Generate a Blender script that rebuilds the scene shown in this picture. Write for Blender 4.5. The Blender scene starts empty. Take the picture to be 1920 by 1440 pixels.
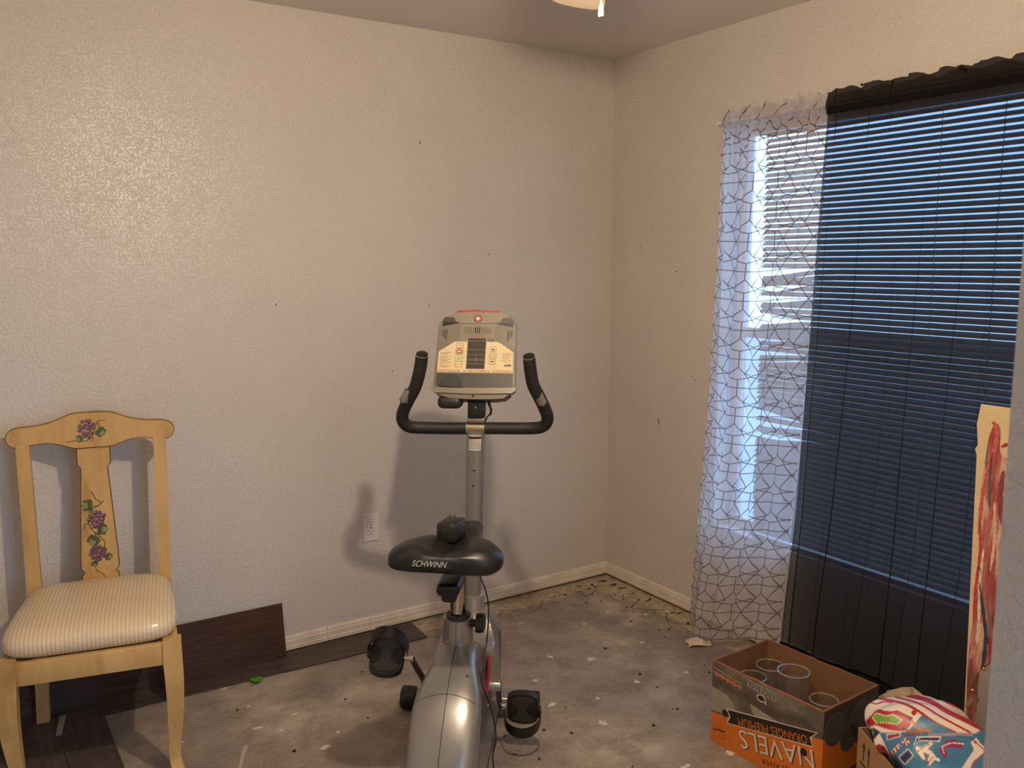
import bpy, bmesh, math, random
import numpy as np
from mathutils import Vector, Matrix
from mathutils.bvhtree import BVHTree

random.seed(7)
S = bpy.context.scene
COL = S.collection
PI = math.pi

# ------------------------------------------------------------------ camera
F_PX, YAW, PITCH = 1645.7, 0.5768, 0.1358
CAM = np.array([-2.6635, -3.2394, 1.5165])
FW = np.array([math.cos(PITCH)*math.sin(YAW), math.cos(PITCH)*math.cos(YAW), -math.sin(PITCH)])
RT = np.array([math.cos(YAW), -math.sin(YAW), 0.0])
UP = np.cross(RT, FW)
cam_data = bpy.data.cameras.new('camera')
cam = bpy.data.objects.new('camera', cam_data)
COL.objects.link(cam)
cam_data.sensor_width = 36.0
cam_data.lens = 36.0*F_PX/1920.0
cam_data.clip_start = 0.02
m3 = Matrix((RT, UP, -FW)).transposed()
cam.matrix_world = Matrix.Translation(Vector(CAM)) @ m3.to_4x4()
cam_data.dof.use_dof = True
cam_data.dof.focus_distance = 3.0
cam_data.dof.aperture_fstop = 8.4
S.camera = cam

# ------------------------------------------------------------------ world, exposure
S.view_settings.view_transform = 'Standard'
S.view_settings.look = 'None'
S.view_settings.exposure = 0.43
S.view_settings.gamma = 1.0
S.view_settings.use_curve_mapping = False
W = bpy.data.worlds.new('sky'); S.world = W
W.use_nodes = True
bg = W.node_tree.nodes['Background']
bg.inputs[0].default_value = (0.34, 0.62, 1.0, 1)
bg.inputs[1].default_value = 4.6
BULB_STRENGTH = 1500.0
S.cycles.transparent_max_bounces = 24

# pixel (1920x1440) -> world helpers
def ray(x, y): return FW + RT*(x-960)/F_PX + UP*(720-y)/F_PX
def Zp(x, y, z=0.0):
    d = ray(x, y); return CAM + d*(z-CAM[2])/d[2]
def Yp(x, y, v=0.0):
    d = ray(x, y); return CAM + d*(v-CAM[1])/d[1]
def Xp(x, y, v=0.0):
    d = ray(x, y); return CAM + d*(v-CAM[0])/d[0]
def Dp(x, y, t): return CAM + ray(x, y)*t
def proj(p):
    d = np.asarray(p, float)-CAM; t = d@FW
    return 960+F_PX*(d@RT)/t, 720-F_PX*(d@UP)/t

# ------------------------------------------------------------------ materials
def lin(c):
    out = []
    for v in c[:3]:
        v = v/255.0
        out.append(v/12.92 if v <= 0.04045 else ((v+0.055)/1.055)**2.4)
    return (out[0], out[1], out[2], 1.0)

class NT:
    def __init__(s, name):
        s.m = bpy.data.materials.new(name); s.m.use_nodes = True
        s.t = s.m.node_tree; s.n = s.t.nodes; s.b = s.n.get('Principled BSDF'); s.out = s.n.get('Material Output')
    def node(s, typ, **kw):
        nd = s.n.new(typ)
        for k, v in kw.items():
            if k.startswith('i_'):
                nd.inputs[k[2:].replace('_', ' ')].default_value = v
            else: setattr(nd, k, v)
        return nd
    def link(s, a, b): s.t.links.new(a, b)
    def coord(s, kind='Object', scale=(1, 1, 1)):
        tc = s.n.new('ShaderNodeTexCoord'); mp = s.n.new('ShaderNodeMapping')
        mp.inputs['Scale'].default_value = scale
        s.link(tc.outputs[kind], mp.inputs['Vector']); return mp.outputs['Vector']
    def noise(s, vec, scale, detail=4, rough=0.55):
        nd = s.n.new('ShaderNodeTexNoise'); nd.inputs['Scale'].default_value = scale
        nd.inputs['Detail'].default_value = detail; nd.inputs['Roughness'].default_value = rough
        s.link(vec, nd.inputs['Vector']); return nd.outputs['Fac']
    def ramp(s, fac, stops, interp='LINEAR'):
        nd = s.n.new('ShaderNodeValToRGB'); cr = nd.color_ramp; cr.interpolation = interp
        while len(cr.elements) < len(stops): cr.elements.new(0.5)
        for e, (p, c) in zip(cr.elements, stops):
            e.position = p; e.color = c if len(c) == 4 else (*c, 1)
        s.link(fac, nd.inputs['Fac']); return nd.outputs['Color']
    def mix(s, fac, a, b, mode='MIX'):
        nd = s.n.new('ShaderNodeMix'); nd.data_type = 'RGBA'; nd.blend_type = mode
        for sock, v in ((nd.inputs[0], fac), (nd.inputs[6], a), (nd.inputs[7], b)):
            if hasattr(v, 'links'): s.link(v, sock)
            else: sock.default_value = v
        return nd.outputs[2]
    def math(s, op, a, b=0.0, c=0.0):
        nd = s.n.new('ShaderNodeMath'); nd.operation = op
        for i, v in enumerate((a, b, c)):
            if hasattr(v, 'links'): s.link(v, nd.inputs[i])
            else: nd.inputs[i].default_value = v
        return nd.outputs[0]
    def bump(s, h, strength=0.3, dist=0.002):
        nd = s.n.new('ShaderNodeBump'); nd.inputs['Strength'].default_value = strength
        nd.inputs['Distance'].default_value = dist
        s.link(h, nd.inputs['Height']); s.link(nd.outputs['Normal'], s.b.inputs['Normal'])
    def set(s, **kw):
        names = dict(color='Base Color', rough='Roughness', metal='Metallic', coat='Coat Weight', coat_rough='Coat Roughness',
                     spec='Specular IOR Level', trans='Transmission Weight', alpha='Alpha', ior='IOR', sheen='Sheen Weight')
        for k, v in kw.items():
            sk = s.b.inputs[names[k]]
            if hasattr(v, 'links'): s.link(v, sk)
            else: sk.default_value = v

MATS = {}
def mat(name, c, rough=0.5, metal=0.0, var=0.08, scale=25.0, bump=0.0, bscale=80.0, coat=0.0, spec=0.5):
    if name in MATS: return MATS[name]
    k = NT(name); v = k.coord()
    c = lin(c)
    f = k.noise(v, scale, 5)
    lo = tuple(x*(1-var) for x in c[:3]); hi = tuple(min(1, x*(1+var)) for x in c[:3])
    k.set(color=k.ramp(f, [(0.3, lo), (0.7, hi)]), rough=rough, metal=metal, coat=coat, spec=spec)
    if bump: k.bump(k.noise(v, bscale, 3), bump, 0.002)
    MATS[name] = k.m
    return k.m

def wall_material():
    k = NT('textured_wall_paint'); v = k.coord()
    base = k.ramp(k.noise(v, 1.6, 4), [(0.3, lin((201, 194, 186))), (0.7, lin((209, 202, 194)))])
    stain = k.ramp(k.noise(v, 4.0, 6, 0.7), [(0.62, (0, 0, 0, 1)), (0.8, (0.12, 0.12, 0.12, 1))])
    k.set(color=k.mix(stain, base, lin((176, 164, 148))), rough=k.math('MULTIPLY_ADD', k.noise(v, 9, 3), 0.2, 0.27), spec=0.5)
    n1 = k.noise(v, 150, 3, 0.5)
    n2 = k.ramp(k.noise(v, 78, 4, 0.6), [(0.46, (0, 0, 0, 1)), (0.56, (1, 1, 1, 1))])
    h = k.math('MULTIPLY_ADD', n2, 0.75, k.math('MULTIPLY', n1, 0.5))
    k.bump(h, 0.6, 0.0022)
    return k.m
def ceiling_material():
    k = NT('ceiling_paint'); v = k.coord()
    k.set(color=k.ramp(k.noise(v, 2, 4), [(0.3, lin((212, 203, 196))), (0.7, lin((220, 211, 204)))]), rough=0.75)
    k.bump(k.noise(v, 60, 3), 0.12, 0.001)
    return k.m
def concrete_material():
    k = NT('stained_concrete'); v = k.coord()
    big = k.noise(v, 1.3, 6, 0.6); mid = k.noise(v, 7, 8, 0.65); fine = k.noise(v, 60, 6, 0.7)
    c = k.ramp(big, [(0.34, lin((122, 110, 100))), (0.5, lin((152, 140, 128))), (0.64, lin((192, 178, 160)))])
    c = k.mix(k.ramp(mid, [(0.42, (0, 0, 0, 1)), (0.62, (0.65, 0.65, 0.65, 1))]), c, lin((112, 100, 90)))
    c = k.mix(k.ramp(fine, [(0.5, (0, 0, 0, 1)), (0.72, (0.45, 0.45, 0.45, 1))]), c, lin((178, 162, 144)))
    # cream mastic left along the two walls, edge wandering
    sep = k.node('ShaderNodeSeparateXYZ'); k.link(v, sep.inputs[0])
    edge = k.math('ADD', k.math('MAXIMUM', sep.outputs['X'], sep.outputs['Y']), k.math('MULTIPLY_ADD', k.noise(v, 5, 4), 0.16, -0.08))
    mk = k.ramp(k.math('MULTIPLY_ADD', edge, 1.0, 1.0), [(0.865, (0, 0, 0, 1)), (0.875, (0.8, 0.8, 0.8, 1))])
    c = k.mix(mk, c, k.ramp(k.noise(v, 30, 5), [(0.35, lin((150, 132, 108))), (0.6, lin((190, 172, 144)))]))
    # black specks of old glue, denser near the walls
    vor = k.node('ShaderNodeTexVoronoi'); vor.inputs['Scale'].default_value = 34; k.link(v, vor.inputs['Vector'])
    sp = k.math('LESS_THAN', vor.outputs['Distance'], k.math('MULTIPLY', k.ramp(k.noise(v, 3.2, 4), [(0.50, (0.0, 0, 0, 1)), (0.75, (0.22, 0.22, 0.22, 1))]), k.math('MULTIPLY_ADD', mk, 1.6, 0.35)))
    c = k.mix(k.math('MULTIPLY', sp, 0.85), c, lin((52, 44, 38)))
    # small white paint drops
    v2 = k.node('ShaderNodeTexVoronoi'); v2.inputs['Scale'].default_value = 13; k.link(v, v2.inputs['Vector'])
    wp = k.math('LESS_THAN', v2.outputs['Distance'], k.ramp(k.noise(v, 40, 2), [(0.56, (0, 0, 0, 1)), (0.8, (0.16, 0.16, 0.16, 1))]))
    c = k.mix(k.math('MULTIPLY', wp, 0.75), c, lin((208, 198, 184)))
    k.set(color=c, rough=k.math('MULTIPLY_ADD', mid, 0.4, 0.32), spec=0.4)
    k.bump(k.math('ADD', fine, k.math('MULTIPLY', mid, 2.0)), 0.25, 0.002)
    return k.m
def wood_plank_material(name, dark, light, scale=(6, 60, 60), rough=0.45, rub=None):
    k = NT(name); v = k.coord(scale=scale)
    n = k.noise(v, 1.2, 8, 0.65)
    c = k.ramp(n, [(0.3, lin(dark)), (0.72, lin(light))])
    if rub: c = k.mix(k.ramp(k.noise(k.coord(scale=(14, 14, 4)), 1.0, 4, 0.5), [(0.56, (0, 0, 0, 1)), (0.74, (0.6, 0.6, 0.6, 1))]), c, lin(rub))
    k.set(color=c, rough=rough, spec=0.35)
    k.bump(n, 0.15, 0.001)
    return k.m
def sheer_material(name, c, opacity, trans=0.5, weave=900.0):
    k = NT(name); v = k.coord()
    k.n.remove(k.b)
    tr = k.node('ShaderNodeBsdfTransparent'); df = k.node('ShaderNodeBsdfDiffuse'); tl = k.node('ShaderNodeBsdfTranslucent')
    col = k.ramp(k.noise(v, 60, 3), [(0.3, tuple(x*0.93 for x in lin(c)[:3])), (0.7, lin(c))])
    k.link(col, df.inputs[0]); k.link(col, tl.inputs[0])
    m1 = k.node('ShaderNodeMixShader'); m1.inputs[0].default_value = trans
    k.link(df.outputs[0], m1.inputs[1]); k.link(tl.outputs[0], m1.inputs[2])
    m2 = k.node('ShaderNodeMixShader'); m2.inputs[0].default_value = opacity
    k.link(tr.outputs[0], m2.inputs[1]); k.link(m1.outputs[0], m2.inputs[2])
    k.link(m2.outputs[0], k.out.inputs['Surface'])
    return k.m
def thin_glass_material(name, gloss=0.10, tint=(1, 1, 1, 1), rough=0.03, whiten=0.0):
    k = NT(name); k.n.remove(k.b)
    tr = k.node('ShaderNodeBsdfTransparent'); tr.inputs[0].default_value = tint
    gl = k.node('ShaderNodeBsdfGlossy'); gl.inputs['Roughness'].default_value = rough
    lw = k.node('ShaderNodeLayerWeight'); lw.inputs['Blend'].default_value = 0.35
    fac = k.math('MULTIPLY_ADD', lw.outputs['Facing'], 0.55, gloss)
    v = k.coord(); fac = k.math('MULTIPLY', fac, k.math('MULTIPLY_ADD', k.noise(v, 20, 2), 0.4, 0.8))
    mx = k.node('ShaderNodeMixShader'); k.link(fac, mx.inputs[0])
    k.link(tr.outputs[0], mx.inputs[1]); k.link(gl.outputs[0], mx.inputs[2]); res = mx.outputs[0]
    if whiten:
        df = k.node('ShaderNodeBsdfDiffuse'); df.inputs[0].default_value = (0.75, 0.73, 0.70, 1); m2 = k.node('ShaderNodeMixShader'); m2.inputs[0].default_value = whiten  # diffuse white mixed in to lighten glass that renders dark
        k.link(res, m2.inputs[1]); k.link(df.outputs[0], m2.inputs[2]); res = m2.outputs[0]
    k.link(res, k.out.inputs['Surface'])
    return k.m
def emission_material(name, c, strength):
    k = NT(name); k.b.inputs['Emission Color'].default_value = c
    k.b.inputs['Emission Strength'].default_value = strength
    k.set(color=(0.9, 0.85, 0.75, 1))
    return k.m
def attribute_material(name, rough=0.3, coat=0.4):
    k = NT(name); a = k.node('ShaderNodeAttribute'); a.attribute_name = 'print'
    v = k.coord(); k.set(color=a.outputs['Color'], rough=rough, coat=coat)
    k.bump(k.noise(v, 28, 4), 0.35, 0.004)
    return k.m

M_WALL = wall_material(); M_CEIL = ceiling_material(); M_CONC = concrete_material()

# ------------------------------------------------------------------ mesh helpers
def make(name, verts, faces, m, parent=None, smooth=False, mats=None, midx=None, tag=None):
    me = bpy.data.meshes.new(name)
    me.from_pydata([tuple(map(float, v)) for v in verts], [], faces)
    for x in (mats or [m]): me.materials.append(x)
    if midx is not None: me.polygons.foreach_set('material_index', midx)
    if smooth: me.polygons.foreach_set('use_smooth', [True]*len(me.polygons))
    me.update()
    o = bpy.data.objects.new(name, me); COL.objects.link(o)
    if parent is not None: o.parent = parent
    return o
def bmake(name, bm, m, parent=None, smooth=False):
    me = bpy.data.meshes.new(name); bm.to_mesh(me); bm.free()
    for x in (m if isinstance(m, list) else [m]): me.materials.append(x)
    if smooth: me.polygons.foreach_set('use_smooth', [True]*len(me.polygons))
    o = bpy.data.objects.new(name, me); COL.objects.link(o)
    if parent is not None: o.parent = parent
    return o
def auto_smooth(o, ang=40):
    me = o.data
    me.polygons.foreach_set('use_smooth', [True]*len(me.polygons))
    try: me.set_sharp_from_angle(angle=math.radians(ang))
    except Exception: pass
    return o
def box_geo(c, s, rot=None):
    vs = []
    for x in (-.5, .5):
        for y in (-.5, .5):
            for z in (-.5, .5):
                p = Vector((x*s[0], y*s[1], z*s[2]))
                if rot is not None: p = rot @ p
                vs.append(p+Vector(c))
    fs = [(0, 1, 3, 2), (4, 6, 7, 5), (0, 4, 5, 1), (2, 3, 7, 6), (0, 2, 6, 4), (1, 5, 7, 3)]
    return vs, fs
def box(name, c, s, m, parent=None, bevel=0.0, seg=2, rot=None, taper=None, shear=0.0):
    bm = bmesh.new(); bmesh.ops.create_cube(bm, size=1.0)
    for v in bm.verts:
        k = 1.0
        if taper and v.co.z > 0: k = taper
        v.co = Vector((v.co.x*s[0]*k, v.co.y*s[1]*k, v.co.z*s[2]))
    if bevel: bmesh.ops.bevel(bm, geom=bm.edges[:], offset=bevel, segments=seg, affect='EDGES', profile=0.5)
    for v in bm.verts:
        p = v.co
        if rot is not None: p = rot @ p
        p = p+Vector(c); p.x += shear*p.z
        v.co = p
    o = bmake(name, bm, m, parent)
    if bevel: auto_smooth(o, 50)
    return o
def frames(pts):
    pts = [Vector(p) for p in pts]; n = len(pts); T = []
    for i in range(n):
        a = pts[max(0, i-1)]; b = pts[min(n-1, i+1)]
        T.append((b-a).normalized())
    up = Vector((0, 0, 1)) if abs(T[0].z) < 0.9 else Vector((0, 1, 0))
    N = [(up-T[0]*up.dot(T[0])).normalized()]
    for i in range(1, n):
        v = N[-1]-T[i]*N[-1].dot(T[i]); N.append(v.normalized())
    return pts, T, N
def tube_geo(pts, r, seg=12, caps=True, sx=1.0, phase=0.0):
    pts, T, N = frames(pts); vs, fs = [], []
    for i, p in enumerate(pts):
        ri = r[i] if isinstance(r, (list, tuple)) else r
        B = T[i].cross(N[i])
        for k in range(seg):
            a = 2*PI*k/seg+phase
            vs.append(p+(N[i]*math.cos(a)+B*math.sin(a)*sx)*ri)
    for i in range(len(pts)-1):
        for k in range(seg):
            a = i*seg+k; b = i*seg+(k+1) % seg
            fs.append((a, b, b+seg, a+seg))
    if caps:
        fs.append(tuple(range(seg-1, -1, -1))); o = (len(pts)-1)*seg
        fs.append(tuple(range(o, o+seg)))
    return vs, fs
def tube(name, pts, r, m, parent=None, seg=12, caps=True, sx=1.0, phase=0.0, smooth=True, shear=0.0):
    vs, fs = tube_geo(pts, r, seg, caps, sx, phase)
    if shear: vs = [Vector((v.x+shear*v.z, v.y, v.z)) for v in vs]
    o = make(name, vs, fs, m, parent)
    if smooth: auto_smooth(o, 45)
    return o
def spline(pts, n=8):
    P = [np.array(p, float) for p in pts]; out = []
    P = [2*P[0]-P[1]]+P+[2*P[-1]-P[-2]]
    for i in range(1, len(P)-2):
        for k in range(n):
            t = k/n; a, b, c, d = P[i-1:i+3]
            out.append(0.5*((2*b)+(-a+c)*t+(2*a-5*b+4*c-d)*t*t+(-a+3*b-3*c+d)*t**3))
    out.append(P[-2]); return out
def lathe_geo(prof, seg=24, axis='Z', c=(0, 0, 0), rot=None, mod=None):
    vs, fs = [], []
    n = len(prof)
    for i, (r, h) in enumerate(prof):
        for k in range(seg):
            a = 2*PI*k/seg; rr = r*(mod(a, i) if mod else 1)
            p = Vector((rr*math.cos(a), rr*math.sin(a), h))
            if axis == 'X': p = Vector((p.z, p.x, p.y))
            if axis == 'Y': p = Vector((p.x, p.z, p.y))
            if rot is not None: p = rot @ p
            vs.append(p+Vector(c))
    for i in range(n-1):
        for k in range(seg):
            a = i*seg+k; b = i*seg+(k+1) % seg
            fs.append((a, b, b+seg, a+seg))
    fs.append(tuple(range(seg-1, -1, -1))); o = (n-1)*seg; fs.append(tuple(range(o, o+seg)))
    return vs, fs
def lathe(name, prof, m, parent=None, seg=24, axis='Z', c=(0, 0, 0), rot=None, mod=None, shear=0.0, ang=40):
    vs, fs = lathe_geo(prof, seg, axis, c, rot, mod)
    if shear: vs = [Vector((v.x+shear*v.z, v.y, v.z)) for v in vs]
    return auto_smooth(make(name, vs, fs, m, parent), ang)
def plate_geo(poly, f, d0=0.0, d1=0.001):
    """polygon (a,b) list mapped by f(a,b,off) to 3D, closed slab"""
    n = len(poly); vs = [Vector(f(a, b, d0)) for a, b in poly]+[Vector(f(a, b, d1)) for a, b in poly]
    fs = [tuple(range(n-1, -1, -1)), tuple(range(n, 2*n))]
    fs += [(i, (i+1) % n, (i+1) % n+n, i+n) for i in range(n)]
    return vs, fs
def plate(name, poly, f, m, parent=None, d0=0.0, d1=0.001):
    vs, fs = plate_geo(poly, f, d0, d1); return make(name, vs, fs, m, parent)
def rrect(cx, cy, w, h, r, n=5):
    out = []
    for (sx, sy, a0) in ((1, 1, 0), (-1, 1, 90), (-1, -1, 180), (1, -1, 270)):
        for k in range(n+1):
            a = math.radians(a0+90*k/n)
            out.append((cx+sx*(w/2-r)+r*math.cos(a), cy+sy*(h/2-r)+r*math.sin(a)))
    return out
def circ(cx, cy, r, n=20, ry=None):
    return [(cx+r*math.cos(2*PI*k/n), cy+(ry or r)*math.sin(2*PI*k/n)) for k in range(n)]
def line_poly(pts, w):
    P = [np.array(p, float) for p in pts]; L, R = [], []
    for i, p in enumerate(P):
        a = P[max(0, i-1)]; b = P[min(len(P)-1, i+1)]; t = b-a; t = t/(np.linalg.norm(t)+1e-9)
        n = np.array([-t[1], t[0]]); wi = w[i] if isinstance(w, (list, tuple)) else w
        L.append(tuple(p+n*wi/2)); R.append(tuple(p-n*wi/2))
    return L, R
def ribbon_geo(pts, w, f, off):
    L, R = line_poly(pts, w); vs = []; fs = []
    for a, b in zip(L, R): vs += [Vector(f(a[0], a[1], off)), Vector(f(b[0], b[1], off))]
    for i in range(len(L)-1): fs.append((2*i, 2*i+1, 2*i+3, 2*i+2))
    return vs, fs
class Acc:
    """collects pieces of one part, several materials allowed"""
    def __init__(s): s.v, s.f, s.i, s.m = [], [], [], []
    def add(s, geo, m):
        vs, fs = geo
        if m not in s.m: s.m.append(m)
        k = s.m.index(m); o = len(s.v); s.v += list(vs)
        for f in fs: s.f.append(tuple(x+o for x in f)); s.i.append(k)
    def build(s, name, parent=None, shear=0.0):
        v = s.v
        if shear: v = [Vector((p[0]+shear*p[2], p[1], p[2])) for p in v]
        return make(name, v, s.f, None, parent, mats=s.m, midx=s.i)
TXT = {}
def text2d(body, shear=0.0, space=1.0):
    key = (body, shear, space)
    if key not in TXT:
        cu = bpy.data.curves.new('t', 'FONT'); cu.body = body; cu.size = 1.0; cu.shear = shear; cu.space_character = space
        cu.resolution_u = 3; cu.fill_mode = 'FRONT'
        o = bpy.data.objects.new('t', cu); COL.objects.link(o)
        dg = bpy.context.evaluated_depsgraph_get(); me = bpy.data.meshes.new_from_object(o.evaluated_get(dg))
        v = [(p.co.x, p.co.y) for p in me.vertices]; f = [tuple(p.vertices) for p in me.polygons]
        bpy.data.objects.remove(o); bpy.data.curves.remove(cu); bpy.data.meshes.remove(me)
        xs = [p[0] for p in v]; ys = [p[1] for p in v]
        x0, x1, y0, y1 = min(xs), max(xs), min(ys), max(ys)
        TXT[key] = ([((a-x0)/(x1-x0), (b-y0)/(y1-y0)) for a, b in v], f)
    return TXT[key]
def text_geo(body, f, off, w, h, x=0, y=0, ang=0.0, shear=0.0, bold=0.0):
    """text in a w*h box whose lower-left corner is (x,y), turned by ang; f maps (a,b,off) to 3D"""
    v, fs = text2d(body, shear); ca, sa = math.cos(ang), math.sin(ang)
    out = []
    for a, b in v:
        p, q = a*w, b*h; out.append(Vector(f(x+p*ca-q*sa, y+p*sa+q*ca, off)))
    return out, fs
def empty(name, loc=(0, 0, 0), rz=0.0):
    o = bpy.data.objects.new(name, None); COL.objects.link(o); o.location = loc; o.rotation_euler = (0, 0, rz)
    o.empty_display_size = 0.05
    return o
def tag(o, label=None, cat=None, group=None, kind=None):
    if label: o['label'] = label
    if cat: o['category'] = cat
    if group: o['group'] = group
    if kind: o['kind'] = kind
    return o
def structure(o, label=None): return tag(o, label, None, None, 'structure')

# ================================================================== ROOM
H = 2.44
WIN_Y0, WIN_Y1, WIN_Z0, WIN_Z1 = -0.70, -2.16, 0.42, 2.06      # window opening in the right wall
XL = -3.35                                                       # far side wall, out of view
YF = -2.78                                                       # wall with the doorway
DOOR_X0, DOOR_X1, DOOR_H = -2.76, -1.763, 2.03
T = 0.14
def slabs(name, rects, m, axis, p0, p1, label):
    """wall made of rectangles in its own plane; axis 'x': plane x, rect=(y0,y1,z0,z1); axis 'y': rect=(x0,x1,z0,z1)"""
    vs, fs = [], []
    for (a0, a1, z0, z1) in rects:
        if axis == 'x': c = ((p0+p1)/2, (a0+a1)/2, (z0+z1)/2); s = (abs(p1-p0), abs(a1-a0), z1-z0)
        else: c = ((a0+a1)/2, (p0+p1)/2, (z0+z1)/2); s = (abs(a1-a0), abs(p1-p0), z1-z0)
        v, f = box_geo(c, s); o = len(vs); vs += v; fs += [tuple(i+o for i in q) for q in f]
    return structure(make(name, vs, fs, m), label)
floor = structure(make('floor', *box_geo((-2.1, -2.05, -0.05), (4.5, 4.4, 0.1)), M_CONC), 'bare stained concrete floor with paint drops')
ceiling = structure(make('ceiling', *box_geo((-2.1, -2.05, H+0.05), (4.5, 4.4, 0.1)), M_CEIL), 'plain white painted ceiling')
slabs('wall_left', [(XL-T, T, 0.013, H)], M_WALL, 'y', 0, T, 'long textured off-white wall behind the bike')
wall_right = slabs('wall_right', [(WIN_Y0, 0, 0.013, H), (WIN_Y1, WIN_Y0, 0.013, WIN_Z0), (WIN_Y1, WIN_Y0, WIN_Z1, H), (YF-0.12, WIN_Y1, 0.013, H)], M_WALL, 'x', 0, T, 'textured off-white wall with the window')
# added unseen boards keep sky light out, so the gap under the walls stays dark
structure(make('added_light_stop_1', *box_geo((-1.6, T+0.015, 0.15), (4.0, 0.02, 0.5)), M_CONC), 'added unseen board blocking light behind the long wall')
structure(make('added_light_stop_2', *box_geo((T+0.015, -1.45, 0.10), (0.02, 3.2, 0.38)), M_CONC), 'added unseen board blocking light behind the window wall')
slabs('wall_front', [(XL, DOOR_X0, 0, H), (DOOR_X0, DOOR_X1, DOOR_H, H), (DOOR_X1, 0, 0, H)], M_WALL, 'y', YF-0.12, YF, 'wall with the doorway')
slabs('wall_side', [(YF-0.12, 0, 0, H)], M_WALL, 'x', XL-T, XL, 'side wall')
# hallway behind the doorway
HW = (-2.22, -1.12, 0.10, 2.25)  # added opening behind the camera, lets cool sky fill in
slabs('wall_hallway_back', [(-4.2, HW[0], 0, H), (HW[1], -0.2, 0, H), (HW[0], HW[1], 0, HW[2]), (HW[0], HW[1], HW[3], H)], M_WALL, 'y', -4.22, -4.10, 'hallway back wall with an added opening for sky fill')
slabs('wall_hallway_end', [(-4.10, YF-0.12, 0, H)], M_WALL, 'x', -0.9, -0.78, 'hallway end wall')
slabs('wall_hallway_open', [(-4.10, YF-0.12, 0, H)], M_WALL, 'x', -4.2, -4.08, 'hallway far end wall')
hl = tag(empty('added_fill_lamp', (-3.3, -3.55, H)), 'added unseen dome lamp giving warm fill from the hallway ceiling', 'lamp')
lathe('fill_lamp_base', [(0.13, 0.0), (0.13, -0.02), (0.125, -0.025)], mat('white_fill_lamp_base', (224, 220, 212), 0.4), hl, 28)  # unseen lamp added as warm fill for the door jamb
lathe('fill_lamp_dome', [(0.12, -0.024), (0.11, -0.05), (0.08, -0.075), (0.03, -0.088)], emission_material('fill_light_dome', (1.0, 0.76, 0.50, 1), 6.0), hl, 28)

M_FRAME = mat('white_window_frame', (226, 228, 232), 0.4, var=0.03)
M_GLASS = thin_glass_material('window_glass', 0.03)
w2 = structure(empty('added_fill_window', ((HW[0]+HW[1])/2, -4.16, HW[2])), 'added unseen hallway window with white frame for sky fill')
hw_, hh_ = HW[1]-HW[0], HW[3]-HW[2]  # window added for cool fill through the doorway
for c_, s_ in (((0, 0, 0.02), (hw_, 0.04, 0.04)), ((0, 0, hh_-0.02), (hw_, 0.04, 0.04)), ((-hw_/2+0.02, 0, hh_/2), (0.04, 0.04, hh_-0.08)), ((hw_/2-0.02, 0, hh_/2), (0.04, 0.04, hh_-0.08)), ((0, 0, hh_/2), (0.04, 0.035, hh_-0.08))):
    box('window_frame', c_, s_, M_FRAME, w2, 0.004)
for sx_ in (-1, 1): make('pane', *box_geo((sx_*(hw_/4), 0, hh_/2), (hw_/2-0.06, 0.004, hh_-0.08)), M_GLASS, w2)

# baseboards: stepped profile, a dark gap below
M_BASE = mat('dirty_white_baseboard', (214, 202, 186), 0.45, var=0.10, scale=14, bump=0.2, bscale=60)
PROF = [(0, 0.012), (0.013, 0.012), (0.0135, 0.026), (0.0115, 0.028), (0.0115, 0.048), (0.009, 0.050), (0.008, 0.060), (0.005, 0.066), (0, 0.067)]
def baseboard_piece(parent, a0, a1, wall, dz=0.0):
    n = len(PROF); vs = []
    for a in (a0, a1):
        for d, z in PROF:
            if wall == 'left': vs.append((a, -d-0.0005, z+dz))
            else: vs.append((-d-0.0005, a, z+dz))
    fs = [(i, (i+1) % n, (i+1) % n+n, i+n) for i in range(n)]+[tuple(range(n-1, -1, -1)), tuple(range(n, 2*n))]
    return make('board', vs, fs, M_BASE, parent)
bl_root = structure(empty('baseboard_left'), 'chipped white baseboard under the long wall')
for a0, a1, dz in ((-0.0005, -1.262, 0.0), (-1.2635, -1.448, 0.0008), (-1.4495, -3.3, 0.0)): baseboard_piece(bl_root, a0, a1, 'left', dz)
br_root = structure(empty('baseboard_right'), 'white baseboard under the window wall')
for a0, a1 in ((-0.014, -1.30), (-1.3015, -2.76)): baseboard_piece(br_root, a0, a1, 'right')

# floor planks along the wall (dark laminate), pieces of the floor
M_LAM = wood_plank_material('grey_brown_laminate', (58, 48, 44), (92, 80, 74), (50, 6, 50), 0.5)
M_LAM2 = wood_plank_material('grey_brown_laminate_lengthwise', (58, 48, 44), (92, 80, 74), (5, 60, 50), 0.5)
def plank(poly, m, h=0.006):
    vs, fs = plate_geo(poly, lambda a, b, o: (a, b, o), 0.0003, h)
    return make('plank', vs, fs, m, floor)
plank([(-2.297, -0.016), (-1.690, -0.016), (-1.690, -0.168), (-2.297, -0.150)], M_LAM2)
plank([(-1.688, -0.016), (-1.078, -0.016), (-1.090, -0.186), (-1.688, -0.170)], M_LAM2)
plank([(-2.438, -0.016), (-2.298, -0.016), (-2.297, -0.452), (-2.436, -0.440)], M_LAM)
plank([(-2.436, -0.443), (-2.297, -0.455), (-2.292, -1.0), (-2.436, -1.0)], M_LAM)
plank([(-2.63, -0.016), (-2.440, -0.016), (-2.438, -0.72), (-2.63, -0.72)], M_LAM)
plank([(-2.63, -0.722), (-2.438, -0.722), (-2.438, -1.0), (-2.63, -1.0)], M_LAM)
plank([(-2.82, -0.016), (-2.632, -0.016), (-2.632, -1.0), (-2.82, -1.0)], M_LAM)

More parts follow.
